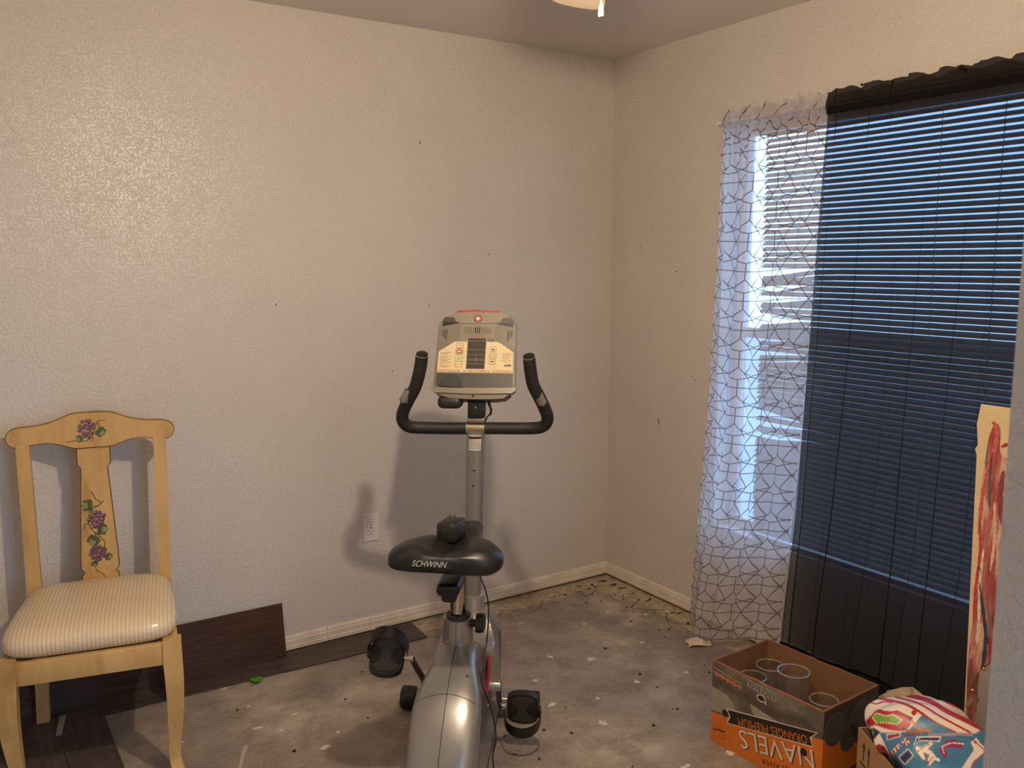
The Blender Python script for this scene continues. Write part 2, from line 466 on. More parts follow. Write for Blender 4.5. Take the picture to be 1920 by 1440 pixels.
# paint splats, cracks, tape on the floor
M_SPLAT = mat('dried_white_paint', (212, 202, 188), 0.6, var=0.16, scale=90)
M_CRACK = mat('dark_glue_crack', (78, 62, 48), 0.9)
def splat(px, py, rx, ry, seed, m=None, parent=floor, z=0.0):
    rnd = random.Random(seed); c = Zp(px, py); n = 18
    R = [0.45+0.85*rnd.random()**1.3 for _ in range(n)]
    poly = [(c[0]+rx*R[k]*math.cos(2*PI*k/n), c[1]+ry*R[k]*math.sin(2*PI*k/n)) for k in range(n)]
    return plate('paint_splat', poly, lambda a, b, o: (a, b, o), m or M_SPLAT, parent, 0.0002+z, 0.0012+z)
for i, (px, py, rx, ry) in enumerate([(1130, 1356, .016, .020), (612, 1401, .022, .012), (1032, 1232, .012, .014), (1108, 1236, .02, .015), (1035, 1321, .018, .014),
        (1003, 1276, .012, .010), (1250, 1147, .010, .010), (1193, 1278, .014, .012), (1288, 1261, .010, .012), (1140, 1147, .014, .012), (1210, 1152, .012, .010),
        (484, 1365, .016, .008), (527, 1370, .010, .007), (467, 1325, .008, .006), (420, 1291, .014, .006), (553, 1339, .010, .009), (1120, 1310, .009, .009),
        (634, 1373, .007, .007), (1287, 1437, .02, .01), (1370, 1412, .02, .015), (1205, 1205, .011, .006), (1095, 1170, .012, .008), (975, 1170, .009, .006)]):
    splat(px, py, rx, ry, 40+i)
def streak(pts, w, m, name='crack'):
    P = spline([tuple(Zp(*p)[:2]) for p in pts], 5)
    vs, fs = ribbon_geo([tuple(p) for p in P], w, lambda a, b, o: (a, b, o), 0.0007)
    return make(name, vs, fs, m, floor)
streak([(1078, 1108), (1090, 1117), (1105, 1116), (1120, 1104)], 0.004, M_CRACK)
streak([(1152, 1112), (1156, 1117), (1185, 1121), (1198, 1125), (1184, 1140), (1215, 1143), (1247, 1146), (1250, 1160), (1258, 1167), (1300, 1173)], 0.005, M_CRACK)
streak([(925, 1175), (935, 1155), (945, 1146), (968, 1146), (990, 1151), (1010, 1141), (1022, 1128), (1050, 1130)], 0.004, M_CRACK)
streak([(775, 1180), (800, 1192), (826, 1195)], 0.003, M_CRACK)
streak([(450, 1440), (456, 1415), (463, 1397)], [0.010]*5+[0.014]*6, mat('pale_scuff', (176, 162, 148), 0.8), 'scuff')
# dark crumbs
M_CRUMB = mat('dark_crumb', (54, 42, 32), 0.9, var=0.3)
def crumb(px, py, r, seed):
    rnd = random.Random(seed); c = Zp(px, py); bm = bmesh.new(); bmesh.ops.create_icosphere(bm, subdivisions=1, radius=r)
    for v in bm.verts: v.co = Vector((v.co.x*(0.7+0.8*rnd.random())+c[0], v.co.y*(0.7+0.8*rnd.random())+c[1], v.co.z*0.5+r*0.45))
    return bmake('crumb', bm, M_CRUMB, floor)
for i, (px, py) in enumerate([(679, 1260), (648, 1312), (1226, 1361), (1127, 1128), (1184, 1166), (1060, 1327), (1005, 1307), (1135, 1217), (1246, 1195), (1200, 1265), (1261, 1330), (1072, 1375),
        (1020, 1370), (945, 1382), (905, 1394), (965, 1415), (1011, 1424), (1290, 1170), (1232, 1289), (1270, 1330), (1186, 1438), (445, 1332), (552, 1409), (690, 1347), (1330, 1262), (1322, 1248), (1180, 1090), (1110, 1097), (1150, 1098), (1219, 1124)]):
    crumb(px, py, 0.0035+0.003*((i*7) % 5)/4, i)
M_GLUE = mat('black_glue_smear', (62, 54, 48), 0.85, var=0.3)
for i, (px, py, rx, ry) in enumerate([(1150, 1097, .030, .012), (1166, 1103, .024, .010), (1130, 1090, .022, .010), (1105, 1104, .018, .008), (1086, 1100, .016, .008), (1118, 1100, .02, .007), (1273, 1150, .024, .008), (1262, 1149, .014, .007), (1215, 1126, .012, .006), (1187, 1113, .012, .005), (1060, 1115, .014, .006), (1040, 1118, .01, .005)]):
    splat(px, py, rx, ry, 700+i, M_GLUE)
for i in range(34):   # glue remains in the corner
    rnd = random.Random(300+i); px = 1075+190*rnd.random()**1.2; py = 1098+ (26+0.25*(abs(px-1137)))*rnd.random()+0.42*max(0, px-1137)-0.0*px
    c = Zp(px, py)
    if c[0] < -0.03 and c[1] < -0.03: crumb(px, py, 0.002+0.003*rnd.random(), i+500)
# clover leaf
M_CLOVER = mat('fresh_clover_green', (74, 152, 28), 0.45, var=0.15)
cl = empty('clover_leaf', Zp(481, 1279)); tag(cl, 'tiny green clover leaf lying on the concrete', 'leaf')
for a in (20, 140, 260):
    c = (0.014*math.cos(math.radians(a)), 0.014*math.sin(math.radians(a)))
    pl_ = [(c[0]+0.013*math.cos(2*PI*k/12)*(1-0.25*math.cos(2*PI*k/12-math.radians(a))), c[1]+0.013*math.sin(2*PI*k/12)*(1-0.25*math.cos(2*PI*k/12-math.radians(a)))) for k in range(12)]
    vs, fs = plate_geo(pl_, lambda x, y, o: (x, y, o+0.35*math.hypot(x, y)+0.003), 0, 0.001); make('leaflet', vs, fs, M_CLOVER, cl)
tube('stem', [(0, 0, 0.003), (-0.015, -0.012, 0.0022), (-0.03, -0.016, 0.0018)], 0.0016, M_CLOVER, cl, 6)

# marks and small screws on the walls
M_DARK = mat('dark_metal_screw', (48, 44, 42), 0.4, 0.6)
M_SCUFF = mat('grey_wall_scuff', (150, 140, 130), 0.8)
wall_left = bpy.data.objects['wall_left']
for px, py in ((517, 571), (804, 573), (788, 266), (916, 477), (736, 696), (787, 269)):
    c = Yp(px, py); lathe('nail_hole', [(0.0028, 0), (0.0022, 0.0015)], M_DARK, wall_left, 8, 'Y', (c[0], -0.0015, c[2]))
for px, py in ((1269, 509), (1202, 465), (1296, 705), (1303, 712)):
    c = Xp(px, py); lathe('nail_hole', [(0.0028, -0.0015), (0.0022, 0)], M_DARK, wall_right, 8, 'X', (0, c[1], c[2]))
for px, py, r in ((1805, 128, .007), (1812, 131, .006), (1618, 159, .004)):
    c = Xp(px, py); lathe('wall_screw', [(r*.5, -0.010), (r, -0.008), (r, -0.003), (r*.5, 0)], M_DARK, wall_right, 10, 'X', (0, c[1], c[2]))
for pts in ([(1233, 785), (1236, 790), (1235, 797)],):
    if pts[0][0] < 1000: P = [(Yp(*p)[0], Yp(*p)[2]) for p in pts]; vs, fs = ribbon_geo(P, 0.006, lambda a, b, o: (a, -o, b), 0.0006); make('scuff', vs, fs, M_SCUFF, wall_left)
    else: P = [(Xp(*p)[1], Xp(*p)[2]) for p in pts]; vs, fs = ribbon_geo(P, 0.010, lambda a, b, o: (-o, a, b), 0.0006); make('scuff', vs, fs, M_SCUFF, wall_right)

# ------------------------------------------------------------------ outlet
M_PLASTIC_W = mat('white_plastic_plate', (216, 208, 206), 0.35, var=0.03)
M_SLOT = mat('black_slot', (14, 12, 12), 0.7)
oc = (-1.248, 0, 0.447)
out = tag(empty('wall_outlet', oc), 'white duplex wall outlet with cover plate behind the bike seat', 'outlet')
def of(a, b, o): return (a, -o, b)
bm = bmesh.new(); bmesh.ops.create_cube(bm, size=1)
for v in bm.verts: v.co = Vector((v.co.x*0.072*(0.93 if v.co.y < 0 else 1), v.co.y*0.006-0.0032, v.co.z*0.116*(0.955 if v.co.y < 0 else 1)))
bmake('cover_plate', bm, M_PLASTIC_W, out)
M_RIM = mat('outlet_outline', (150, 142, 140), 0.6)
for s in (1, -1):
    plate('receptacle_rim', [(a*1.06, (b-s*0.0195)*1.06+s*0.0195) for a, b in [(x, y) for x, y in rrect(0, s*0.0195, 0.034, 0.0285, 0.0135)]], of, M_RIM, out, 0.006, 0.0065)
    rc = plate('receptacle', rrect(0, s*0.0195, 0.034, 0.0285, 0.0135), of, M_PLASTIC_W, out, 0.006, 0.0078)
    for dx, h in ((-0.0065, 0.0085), (0.0065, 0.0070)): plate('slot', rrect(dx, s*0.0195+0.004, 0.0022, h, 0.0005, 1), of, M_SLOT, rc, 0.0079, 0.0084)
    plate('ground_hole', circ(0, s*0.0195-0.0072, 0.0026, 10), of, M_SLOT, rc, 0.0079, 0.0084)
plate('screw', circ(0, 0, 0.0032, 10), of, M_DARK, out, 0.006, 0.0072)

# ------------------------------------------------------------------ window, blind
win = structure(empty('window_1', (0.10, (WIN_Y0+WIN_Y1)/2, WIN_Z0)), 'window with white frame in the right wall')
ww, wh = WIN_Y0-WIN_Y1, WIN_Z1-WIN_Z0
def wbar(y, z, sy, sz, sx=0.04): return box('window_frame', (0.01, y, z), (sx, sy, sz), M_FRAME, win, 0.004)
wbar(0, 0.02, ww, 0.04); wbar(0, wh-0.02, ww, 0.04); wbar(ww/2-0.02, wh/2, 0.04, wh-0.08); wbar(-ww/2+0.02, wh/2, 0.04, wh-0.08)
wbar(0, wh*0.5, ww-0.08, 0.04, 0.03)
for z0, z1 in ((0.04, wh*.5-.02), (wh*.5+.02, wh-0.04)):
    make('pane', *box_geo((0.012, 0, (z0+z1)/2), (0.004, ww-0.08, z1-z0)), M_GLASS, win)
sill = box('window_sill', (-0.050, 0, 0.003), (0.094, ww-0.004, 0.005), M_FRAME, win, 0.001)
M_SLAT = mat('white_blind_slat', (172, 170, 172), 0.4, var=0.03)
M_CORD = mat('white_blind_cord', (226, 222, 214), 0.7)
BY0, BY1, BX = -0.893, -2.13, 0.024
bl = tag(empty('window_blind', (BX, 0, 0.0)), 'white mini blind with bent slats hanging in the window recess', 'window blind')
box('head_rail', (0, (BY0+BY1)/2, 2.028), (0.030, BY0-BY1, 0.030), M_SLAT, bl, 0.002)
box('bottom_rail', (0, (BY0+BY1)/2, 0.438), (0.026, BY0-BY1, 0.016), M_SLAT, bl, 0.003)
TILT = math.radians(43)
def slat_mesh(bend=None):
    vs, fs = [], []; n = 9
    ys = [BY0-(BY0-BY1)*t for t in (0, .03, .06, .10, .15, .20, .28, .5, .75, 1.0)]
    for y in ys:
        d = BY0-y
        for k in range(5):
            s = (k/4-0.5)*0.025; cv = 0.0018*(1-(k/2-1)**2)
            tl = TILT; dz = 0; dx = 0
            if bend:
                e = max(0.0, 1-d/bend[2]); e = e*e*(3-2*e)
                tl = TILT+bend[1]*e; dz = bend[0]*e
            # room edge low, outer edge high
            vs.append((s*math.cos(tl)-cv*math.sin(tl)+dx, y, s*math.sin(tl)+cv*math.cos(tl)+dz))
    m = len(ys)
    for i in range(m-1):
        for k in range(4): fs.append((i*5+k, i*5+k+1, i*5+k+6, i*5+k+5))
    return vs, fs
proto = None
BENT = {0.86: (-0.030, 0.35, 0.30), 0.883: (-0.022, 0.25, 0.30), 0.93: (0.020, -0.5, 0.25), 1.15: (-0.022, 0.2, 0.28), 1.17: (-.018, .5, .24), 1.235: (-0.02, -0.4, 0.3),
        1.30: (-0.024, 0.4, 0.24), 1.325: (0.012, -0.7, 0.2), 1.38: (-0.026, 0.1, 0.3), 1.43: (-0.02, -.8, .2), 1.47: (-0.026, 0.45, 0.3), 1.49: (-0.03, 0.5, 0.3)}
zt = 2.000; pitch = 0.0213; nsl = 75
for i in range(nsl):
    z = zt-i*pitch
    if z < 0.450: break
    b = None
    for k, v in BENT.items():
        if abs(k-z) < pitch/2: b = v
    if b: o = make('slat', *slat_mesh(b), M_SLAT, bl, True)
    elif proto is None: o = make('slat', *slat_mesh(), M_SLAT, bl, True); proto = o
    else: o = proto.copy(); COL.objects.link(o); o.parent = bl
    o.location = (0, 0, z)
for y in (-1.085, -1.60, -2.0):
    for dx in (-0.0135,): tube('ladder_cord', [(dx, y, 2.015), (dx, y, 1.2), (dx, y, 0.442)], 0.0011, M_CORD, bl, 6)
tube('tilt_wand', [(-0.022, -1.80, 2.0), (-0.023, -1.80, 1.4), (-0.023, -1.80, 0.62)], 0.0028, thin_glass_material('clear_wand', 0.3), bl, 6)
c = Xp(1522, 237, BX-0.02)
box('valance_clip', (-0.022, c[1], c[2]), (0.003, 0.034, 0.062), mat('tan_clip', (206, 170, 130), 0.6), bl, 0.001)

# eave added to block high sky above the window; ground outside
structure(make('added_eave_block', *box_geo((0.60, -1.5, 2.36), (0.90, 5.2, 0.16)), mat('eave_block_paint', (150, 140, 128), 0.7)), 'added unseen eave blocking sky light above the window')
gr = tag(make('outside_ground', *box_geo((0, -2, -0.35), (30, 30, 0.1)), mat('outside_pale_concrete', (150, 154, 158), 0.9, var=0.1, scale=4)), kind='structure')

# ------------------------------------------------------------------ curtain rod and sheer curtains
M_WHITE_METAL = mat('white_rod_enamel', (226, 222, 214), 0.35)
rod = tag(empty('curtain_rod', (-0.055, -1.45, 2.062)), 'thin white curtain rod carrying both sheer curtains', 'curtain rod')
tube('rod', [(0, 0.74, 0), (0, 0, 0), (0, -0.86, 0)], 0.0055, M_WHITE_METAL, rod, 10)
for y in (0.745, -0.865): tube('bracket', [(0.0545, y, 0), (0.02, y, 0), (0.0, y-0.004*(1 if y > 0 else -1), 0)], 0.006, M_WHITE_METAL, rod, 8)

def grid(name, f, nu, nv, m, parent, smooth=True):
    vs = [f(i/nu, j/nv) for j in range(nv+1) for i in range(nu+1)]
    fs = [(j*(nu+1)+i, j*(nu+1)+i+1, (j+1)*(nu+1)+i+1, (j+1)*(nu+1)+i) for j in range(nv) for i in range(nu)]
    return make(name, vs, fs, m, parent, smooth)

def sm(a, b, x):
    t = min(1, max(0, (x-a)/(b-a))); return t*t*(3-2*t)
# white printed sheer: u across (0 = towards the corner), v = 0 top .. 1 hem
def white_sheet(u, v, off=0.0):
    y = (1-v)*(-0.738-0.492*u)+v*(-0.655-0.455*u)
    g = sm(0, 0.30, v)
    fold = 0.010*math.sin(2*PI*5.2*u+0.6)*(0.35+0.65*g)+0.007*math.sin(2*PI*11*u+1.3+2*v)*(1-0.5*g)+0.012*math.sin(2*PI*2.1*u+1.0)*g
    top = 0.006*math.sin(2*PI*26*u)*(1-sm(0.02, 0.12, v))
    belly = -0.115*sm(0.55, 1.0, v)*math.exp(-((u-0.42)/0.36)**2)
    x = -0.062+fold+top+belly-off
    z0 = 2.050; zb = 0.045-0.042*math.exp(-((u-0.42)/0.26)**2)+0.03*u
    z = z0+(zb-z0)*v
    return (x, y, z)
M_SHEER_W = sheer_material('white_sheer_voile', (228, 224, 232), 0.50, 0.5)
M_SHEER_LINE = sheer_material('brown_print_on_voile', (128, 112, 104), 0.75, 0.45)
wc = tag(empty('white_sheer_curtain', (0, 0, 0)), 'sheer white curtain printed with a brown line pattern beside the corner', 'curtain', 'sheer window curtains')
grid('fabric', white_sheet, 200, 70, M_SHEER_W, wc)
def white_header(u, v):
    p = white_sheet(u, 0.0); wob = 1.6*abs(math.sin(PI*7.3*u+.4))+0.9*abs(math.sin(PI*11*u+1))-1.2
    return (p[0]+0.012*math.sin(2*PI*17*u)*v-0.004, p[1]+0.006*math.sin(2*PI*13*u+1)*v, p[2]+v*(0.048+0.010*wob))
grid('ruffle_header', white_header, 200, 6, M_SHEER_W, wc)
grid('rod_pocket', lambda u, v: (white_sheet(u, 0)[0]-0.012*math.sin(PI*v)-0.003, white_sheet(u, 0)[1], 2.052+0.028*(v-0.5)), 90, 5, M_SHEER_W, wc)
# floret pentagonal print
def star_edges(W, Hh, cw, ch):
    """six-line stars joined by horizontals, with hexagons and crossing lines between them"""
    E = []
    base = [((0, 0), (1, 0)), ((.5, -.28), (.5, .28))]
    for sx in (-1, 1):
        for sy in (-1, 1): base.append(((0, 0), (.3*sx, .5*sy)))
    for sx in (-1, 1):
        base.append(((.5, .28), (.5+.2*sx, .5))); base.append(((.5, .72), (.5+.8*sx, .5)))
    for i in range(-2, int(W/cw)+3):
        for j in range(-2, int(Hh/ch)+3):
            for p, q in base: E.append((np.array([(i+p[0])*cw, (j+p[1])*ch]), np.array([(i+q[0])*cw, (j+q[1])*ch])))
    return E
WU, HU = 0.54, 2.06
acc = Acc()
for p, q in star_edges(WU, HU, 0.130, 0.114):
    n = 12
    for k in range(n):
        a0 = p+(q-p)*k/n; a1 = p+(q-p)*(k+1)/n
        if min(a0[0], a1[0]) < 0.0 or max(a0[0], a1[0]) > WU or min(a0[1], a1[1]) < 0 or max(a0[1], a1[1]) > HU: continue
        acc.add(ribbon_geo([tuple(a0), tuple(a1)], 0.0042, lambda a, b, o: white_sheet(a/WU, b/HU, o), 0.0030), M_SHEER_LINE)
acc.build('printed_line_pattern', wc)['kind'] = 'stuff'
acc = Acc()
for k in range(7):
    y0 = 0.0+k*0.095
    acc.add(ribbon_geo([(y0, 0), (y0+0.02, 0.4), (y0+0.05+0.02*(k % 2), 1.0)], 0.006, lambda a, b, o: (white_header(min(1, a/WU), b)[0]-0.002, white_header(min(1, a/WU), b)[1], white_header(min(1, a/WU), b)[2]), 0), M_SHEER_LINE)
acc.build('printed_line_header', wc)['kind'] = 'stuff'

# black sheer
FOLDS = [(0.04, .9), (0.11, .6), (0.165, .9), (0.235, .7), (0.30, .8), (0.375, .9), (0.46, .7), (0.52, .9), (0.60, .8), (0.68, .7), (0.76, .9), (0.84, .7), (0.93, .8)]
def black_sheet(u, v, off=0.0):
    y = (1-v)*(-1.238-1.02*u)+v*(-1.155-1.06*u)
    x = -0.078
    for c, w in FOLDS:
        cc = c+0.012*math.sin(5*v+c*40)*v
        d = (u-cc)/0.010
        x += 0.013*w*math.exp(-d*d)*(0.4+0.6*sm(0, .3, v))*(1 if int(c*100) % 2 else -1)
        y += 0.020*w*d*math.exp(-d*d)*(0.55+0.45*v)
    x += 0.010*math.sin(2*PI*3.3*u+0.8)*sm(0.1, 1, v)+0.004*math.sin(2*PI*40*u)*(1-sm(0.01, 0.10, v))
    x -= 0.03*sm(0.7, 1, v)
    z0 = 2.045; zb = 0.10+0.05*u
    return (x-off, y, z0+(zb-z0)*v)
M_SHEER_B = sheer_material('black_sheer_voile', (38, 37, 44), 0.81, 0.3)
M_BLACK_CLOTH = sheer_material('black_doubled_hem', (16, 16, 20), 0.93, 0.2)
bc = tag(empty('black_sheer_curtain', (0, 0, 0)), 'sheer black curtain with dark hem in front of the blind', 'curtain', 'sheer window curtains')
grid('fabric', black_sheet, 700, 30, M_SHEER_B, bc)
def black_header(u, v):
    p = black_sheet(u, 0.0); wob = 1.8*abs(math.sin(PI*8.3*u))+1.0*abs(math.sin(PI*13*u+1))-1.2
    return (p[0]-0.004-0.010*math.sin(PI*min(1, v*1.2))+0.008*math.sin(2*PI*19*u)*v, p[1], 2.020+v*(0.075+0.006*wob))
grid('ruffle_header', black_header, 160, 8, sheer_material('black_doubled_header', (30, 26, 26), 0.93, 0.2), bc)
def black_hem(u, v):
    p = black_sheet(u, 1.0); return (p[0]-0.004-0.045*v*(0.6+0.4*math.sin(7*u)), p[1]+0.01*math.sin(9*u)*v, p[2]+0.012-(p[2]+0.008)*v)
grid('hem', black_hem, 120, 6, M_BLACK_CLOTH, bc)

# ================================================================== CEILING FAN WITH LAMPS
FX, FY = -1.74, -2.04
M_FAN = mat('white_fan_enamel', (232, 224, 212), 0.35, var=0.03)
M_BLADE = mat('cream_fan_blade', (236, 216, 190), 0.4, var=0.04)
M_BRASS = mat('brass_chain', (190, 160, 110), 0.3, 0.9)
M_BULB = emission_material('lit_warm_bulb', (1.0, 0.795, 0.575, 1), BULB_STRENGTH)
fan = tag(empty('ceiling_fan', (FX, FY, H)), 'white ceiling fan with cream blades, lit bulbs and pull chain', 'ceiling fan')
lathe('canopy', [(0.07, 0), (0.07, -0.02), (0.05, -0.06), (0.018, -0.075)], M_FAN, fan, 28)
tube('downrod', [(0, 0, -0.07), (0, 0, -0.14), (0, 0, -0.20)], 0.013, M_FAN, fan, 14)
lathe('motor_housing', [(0.03, -0.195), (0.10, -0.21), (0.12, -0.235), (0.12, -0.285), (0.09, -0.315), (0.045, -0.345)], M_FAN, fan, 32)
lathe('light_kit', [(0.045, -0.343), (0.055, -0.350), (0.055, -0.362), (0.03, -0.374), (0.019, -0.378), (0.019, -0.394), (0.012, -0.395)], M_FAN, fan, 28)
BA = 54.2; BLZ = -0.325
for k in range(5):
    a = math.radians(BA+72*k); ca, sa = math.cos(a), math.sin(a); tw = math.radians(10)
    def bf(r, w, o, ca=ca, sa=sa): return (r*ca-w*sa, r*sa+w*ca, BLZ+o+w*math.tan(tw))
    poly = [(0.20, -0.045), (0.40, -0.056), (0.61, -0.064), (0.642, -0.056), (0.655, -0.036), (0.660, 0.0), (0.652, 0.040), (0.635, 0.058), (0.61, 0.064), (0.40, 0.056), (0.20, 0.045)]
    b = plate('blade', poly, bf, M_BLADE, fan, 0, 0.007)
    arm = plate('blade_arm', [(0.11, -0.02), (0.20, -0.016), (0.26, -0.035), (0.28, 0), (0.26, 0.035), (0.20, 0.016), (0.11, 0.02)], bf, M_FAN, b, -0.006, -0.0005)
bm = bmesh.new(); bmesh.ops.create_icosphere(bm, subdivisions=3, radius=0.030)
for v in bm.verts: v.co = Vector((v.co.x, v.co.y, v.co.z-0.419))
bmake('bulb', bm, M_BULB, fan, True)
ce = Dp(1127, 33, 1.47)-np.array([FX, FY, H])
pc = [(ce[0], ce[1], -0.415), (ce[0], ce[1], ce[2]+0.020)]
tube('pull_chain', [(ce[0]*0.9, ce[1]*0.9, -0.372), (ce[0], ce[1], -0.39), pc[0], pc[1]], 0.0014, M_BRASS, fan, 6)
lathe('chain_pull', [(0.0010, 0.0225), (0.0026, 0.020), (0.0047, 0.006), (0.0044, 0.0015), (0.0024, 0.0)], mat('ivory_pull', (150, 138, 112), 0.4), fan, 12, c=(ce[0], ce[1], ce[2]))

# ================================================================== LEANING LAMINATE BOARD
M_DARKWOOD = wood_plank_material('dark_walnut_laminate', (44, 26, 18), (82, 54, 38), (5, 60, 60), 0.62)
def board_f(a, b, o):   # a along the wall, b up the board; leans on the wall
    t = b/0.205
    return (a, -0.046+0.032*t-o*0.99, 0.0062+b*0.985-o*0.15)
lb = tag(empty('laminate_board', (0, 0, 0)), 'dark walnut laminate board leaning against the wall behind the chair', 'board')
plate('board_core', [(-2.83, 0), (-1.632, 0), (-1.632, 0.205), (-2.83, 0.205)], board_f, mat('fibreboard_core', (70, 52, 42), 0.8), lb, -0.006, 0.0)
plate('board_face', [(-2.83, 0), (-1.632, 0), (-1.632, 0.205), (-2.83, 0.205)], board_f, M_DARKWOOD, lb, 0.0, 0.0015)

# ================================================================== CHAIR
M_CHAIR = wood_plank_material('honey_antiqued_wood', (182, 144, 88), (208, 174, 116), (9, 9, 2), 0.42, (132, 92, 48))
k = NT('antiqued_edge_line'); k.set(color=lin((70, 44, 24)), rough=0.6); k.link(k.ramp(k.noise(k.coord(), 40), [(0, lin((60, 38, 20))), (1, lin((84, 56, 32)))]), k.b.inputs['Base Color']); M_EDGE = k.m
CH = tag(empty('dining_chair', (-2.328, -0.385, 0.0062), math.radians(-12)), 'honey wood dining chair with painted grapes and striped seat by the wall', 'chair')
LEAN = 0.02
def back(x, z, o): return (x, 0.225+LEAN*(z-0.45)+0.012*((z-0.45)/0.55)**2-o, z)
def mirror(half): return half+[(-a, b) for a, b in reversed(half) if a > 1e-6]
CZ = 0.982
crest_h = [(0, .056), (.052, .054), (.085, .044), (.12, .030), (.17, .020), (.215, .018), (.242, .010), (.255, -.006), (.257, -.022), (.248, -.040), (.228, -.048), (.20, -.046), (.16, -.040), (.13, -.040), (.095, -.048), (.055, -.061), (0, -.061)]
def dens(half, n=5): return [tuple(p) for p in spline(half, n)]
crest_poly = mirror(dens(crest_h, 3))
crest_poly = [(a*0.965, b) for a, b in crest_poly]
crest = plate('crest_rail', [(a, b+CZ) for a, b in crest_poly], back, M_CHAIR, CH, -0.011, 0.011)
def outline(poly, name, parent, w=0.003, off=0.0113):
    vs, fs = ribbon_geo(poly+[poly[0], poly[1]], w, back, off); return make(name, vs, fs, M_EDGE, parent)
def inset(poly, d):
    P = [np.array(p) for p in poly]; n = len(P); out = []
    A = sum(P[i][0]*P[(i+1) % n][1]-P[(i+1) % n][0]*P[i][1] for i in range(n)); sg = 1 if A > 0 else -1
    for i in range(n):
        t = P[(i+1) % n]-P[i-1]; t = t/(np.linalg.norm(t)+1e-9); out.append(tuple(P[i]+sg*d*np.array([-t[1], t[0]])))
    return out
outline(inset([(a, b+CZ) for a, b in crest_poly], 0.0012), 'painted_edge', crest, 0.0022)
splat_h = [(.050, .922), (.050, .868), (.0405, .854), (.046, .760), (.052, .65), (.0575, .560), (.0575, .522), (.0555, .517), (.046, .509), (.0555, .498), (.057, .47), (.057, .44)]
splat_poly = splat_h+[(-a, b) for a, b in reversed(splat_h)]
splat_o = plate('back_splat', splat_poly, back, M_CHAIR, CH, -0.007, 0.006)
vs, fs = ribbon_geo([(a-0.001, b) for a, b in splat_h], 0.0026, back, 0.0063); L_ = make('painted_edge', vs, fs, M_EDGE, splat_o)
vs, fs = ribbon_geo([(-a+0.001, b) for a, b in splat_h], 0.0026, back, 0.0063); make('painted_edge', vs, fs, M_EDGE, splat_o)
# back posts run down into the rear legs
for s in (-1, 1):
    pts = [(s*0.205, 0.266, 0.0), (s*0.200, 0.252, 0.12), (s*0.196, 0.240, 0.26), (s*0.194, 0.226, 0.40), (s*0.194, 0.225, 0.46)]
    pts += [(s*(0.194+0.008*(z-.46)/.5), back(0, z, 0)[1], z) for z in (0.56, 0.68, 0.80, 0.88, 0.945)]
    vs, fs = tube_geo(spline(pts, 3), 0.0235, 4, True, 1.15, PI/4)
    vs = [Vector((v.x, v.y, max(0.0, v.z))) for v in vs]
    make('back_leg', vs, fs, M_CHAIR, CH)
# front cabriole legs
for s in (-1, 1):
    pts = [(s*0.214, -0.222, 0.425), (s*0.214, -0.224, 0.36), (s*0.216, -0.228, 0.30), (s*0.214, -0.222, 0.20), (s*0.207, -0.212, 0.10), (s*0.207, -0.212, 0.045), (s*0.215, -0.224, 0.012), (s*0.218, -0.228, 0.0)]
    rad = [0.036, 0.037, 0.036, 0.031, 0.0235, 0.0215, 0.024, 0.024]
    P = spline(pts, 4); R = [float(x) for x in np.interp(np.linspace(0, 1, len(P)), np.linspace(0, 1, len(rad)), rad)]
    vs, fs = tube_geo(P, R, 4, True, 1.0, PI/4); vs = [Vector((v.x, v.y, max(0.0, v.z))) for v in vs]
    make('front_leg', vs, fs, M_CHAIR, CH)
box('front_apron', (0, -0.232, 0.388), (0.385, 0.022, 0.066), M_CHAIR, CH, 0.002)
box('back_apron', (0, 0.222, 0.388), (0.36, 0.022, 0.066), M_CHAIR, CH, 0.002)
for s in (-1, 1): box('side_apron', (s*0.212, 0, 0.388), (0.022, 0.40, 0.066), M_CHAIR, CH, 0.002, rot=Matrix.Rotation(s*0.035, 3, 'Z'))
# cushion
k = NT('striped_cream_fabric_under_plastic'); v = k.coord()
sx = k.node('ShaderNodeSeparateXYZ'); k.link(v, sx.inputs[0])
wv = k.math('SINE', k.math('MULTIPLY', sx.outputs['X'], 2*PI/0.0112))
st = k.ramp(k.math('MULTIPLY_ADD', wv, 0.5, 0.5), [(0.35, lin((220, 202, 172))), (0.65, lin((204, 182, 148)))])
k.set(color=st, rough=0.55, coat=0.55, coat_rough=0.18)
wr = k.node('ShaderNodeTexNoise'); wr.inputs['Scale'].default_value = 9; wr.inputs['Detail'].default_value = 5; wr.inputs['Distortion'].default_value = 1.6
k.link(k.coord(scale=(1, 2.2, 1)), wr.inputs['Vector'])
bmp = k.node('ShaderNodeBump'); bmp.inputs['Strength'].default_value = 0.55; bmp.inputs['Distance'].default_value = 0.006
k.link(wr.outputs['Fac'], bmp.inputs['Height']); k.link(bmp.outputs['Normal'], k.b.inputs['Coat Normal'])
M_SEAT = k.m
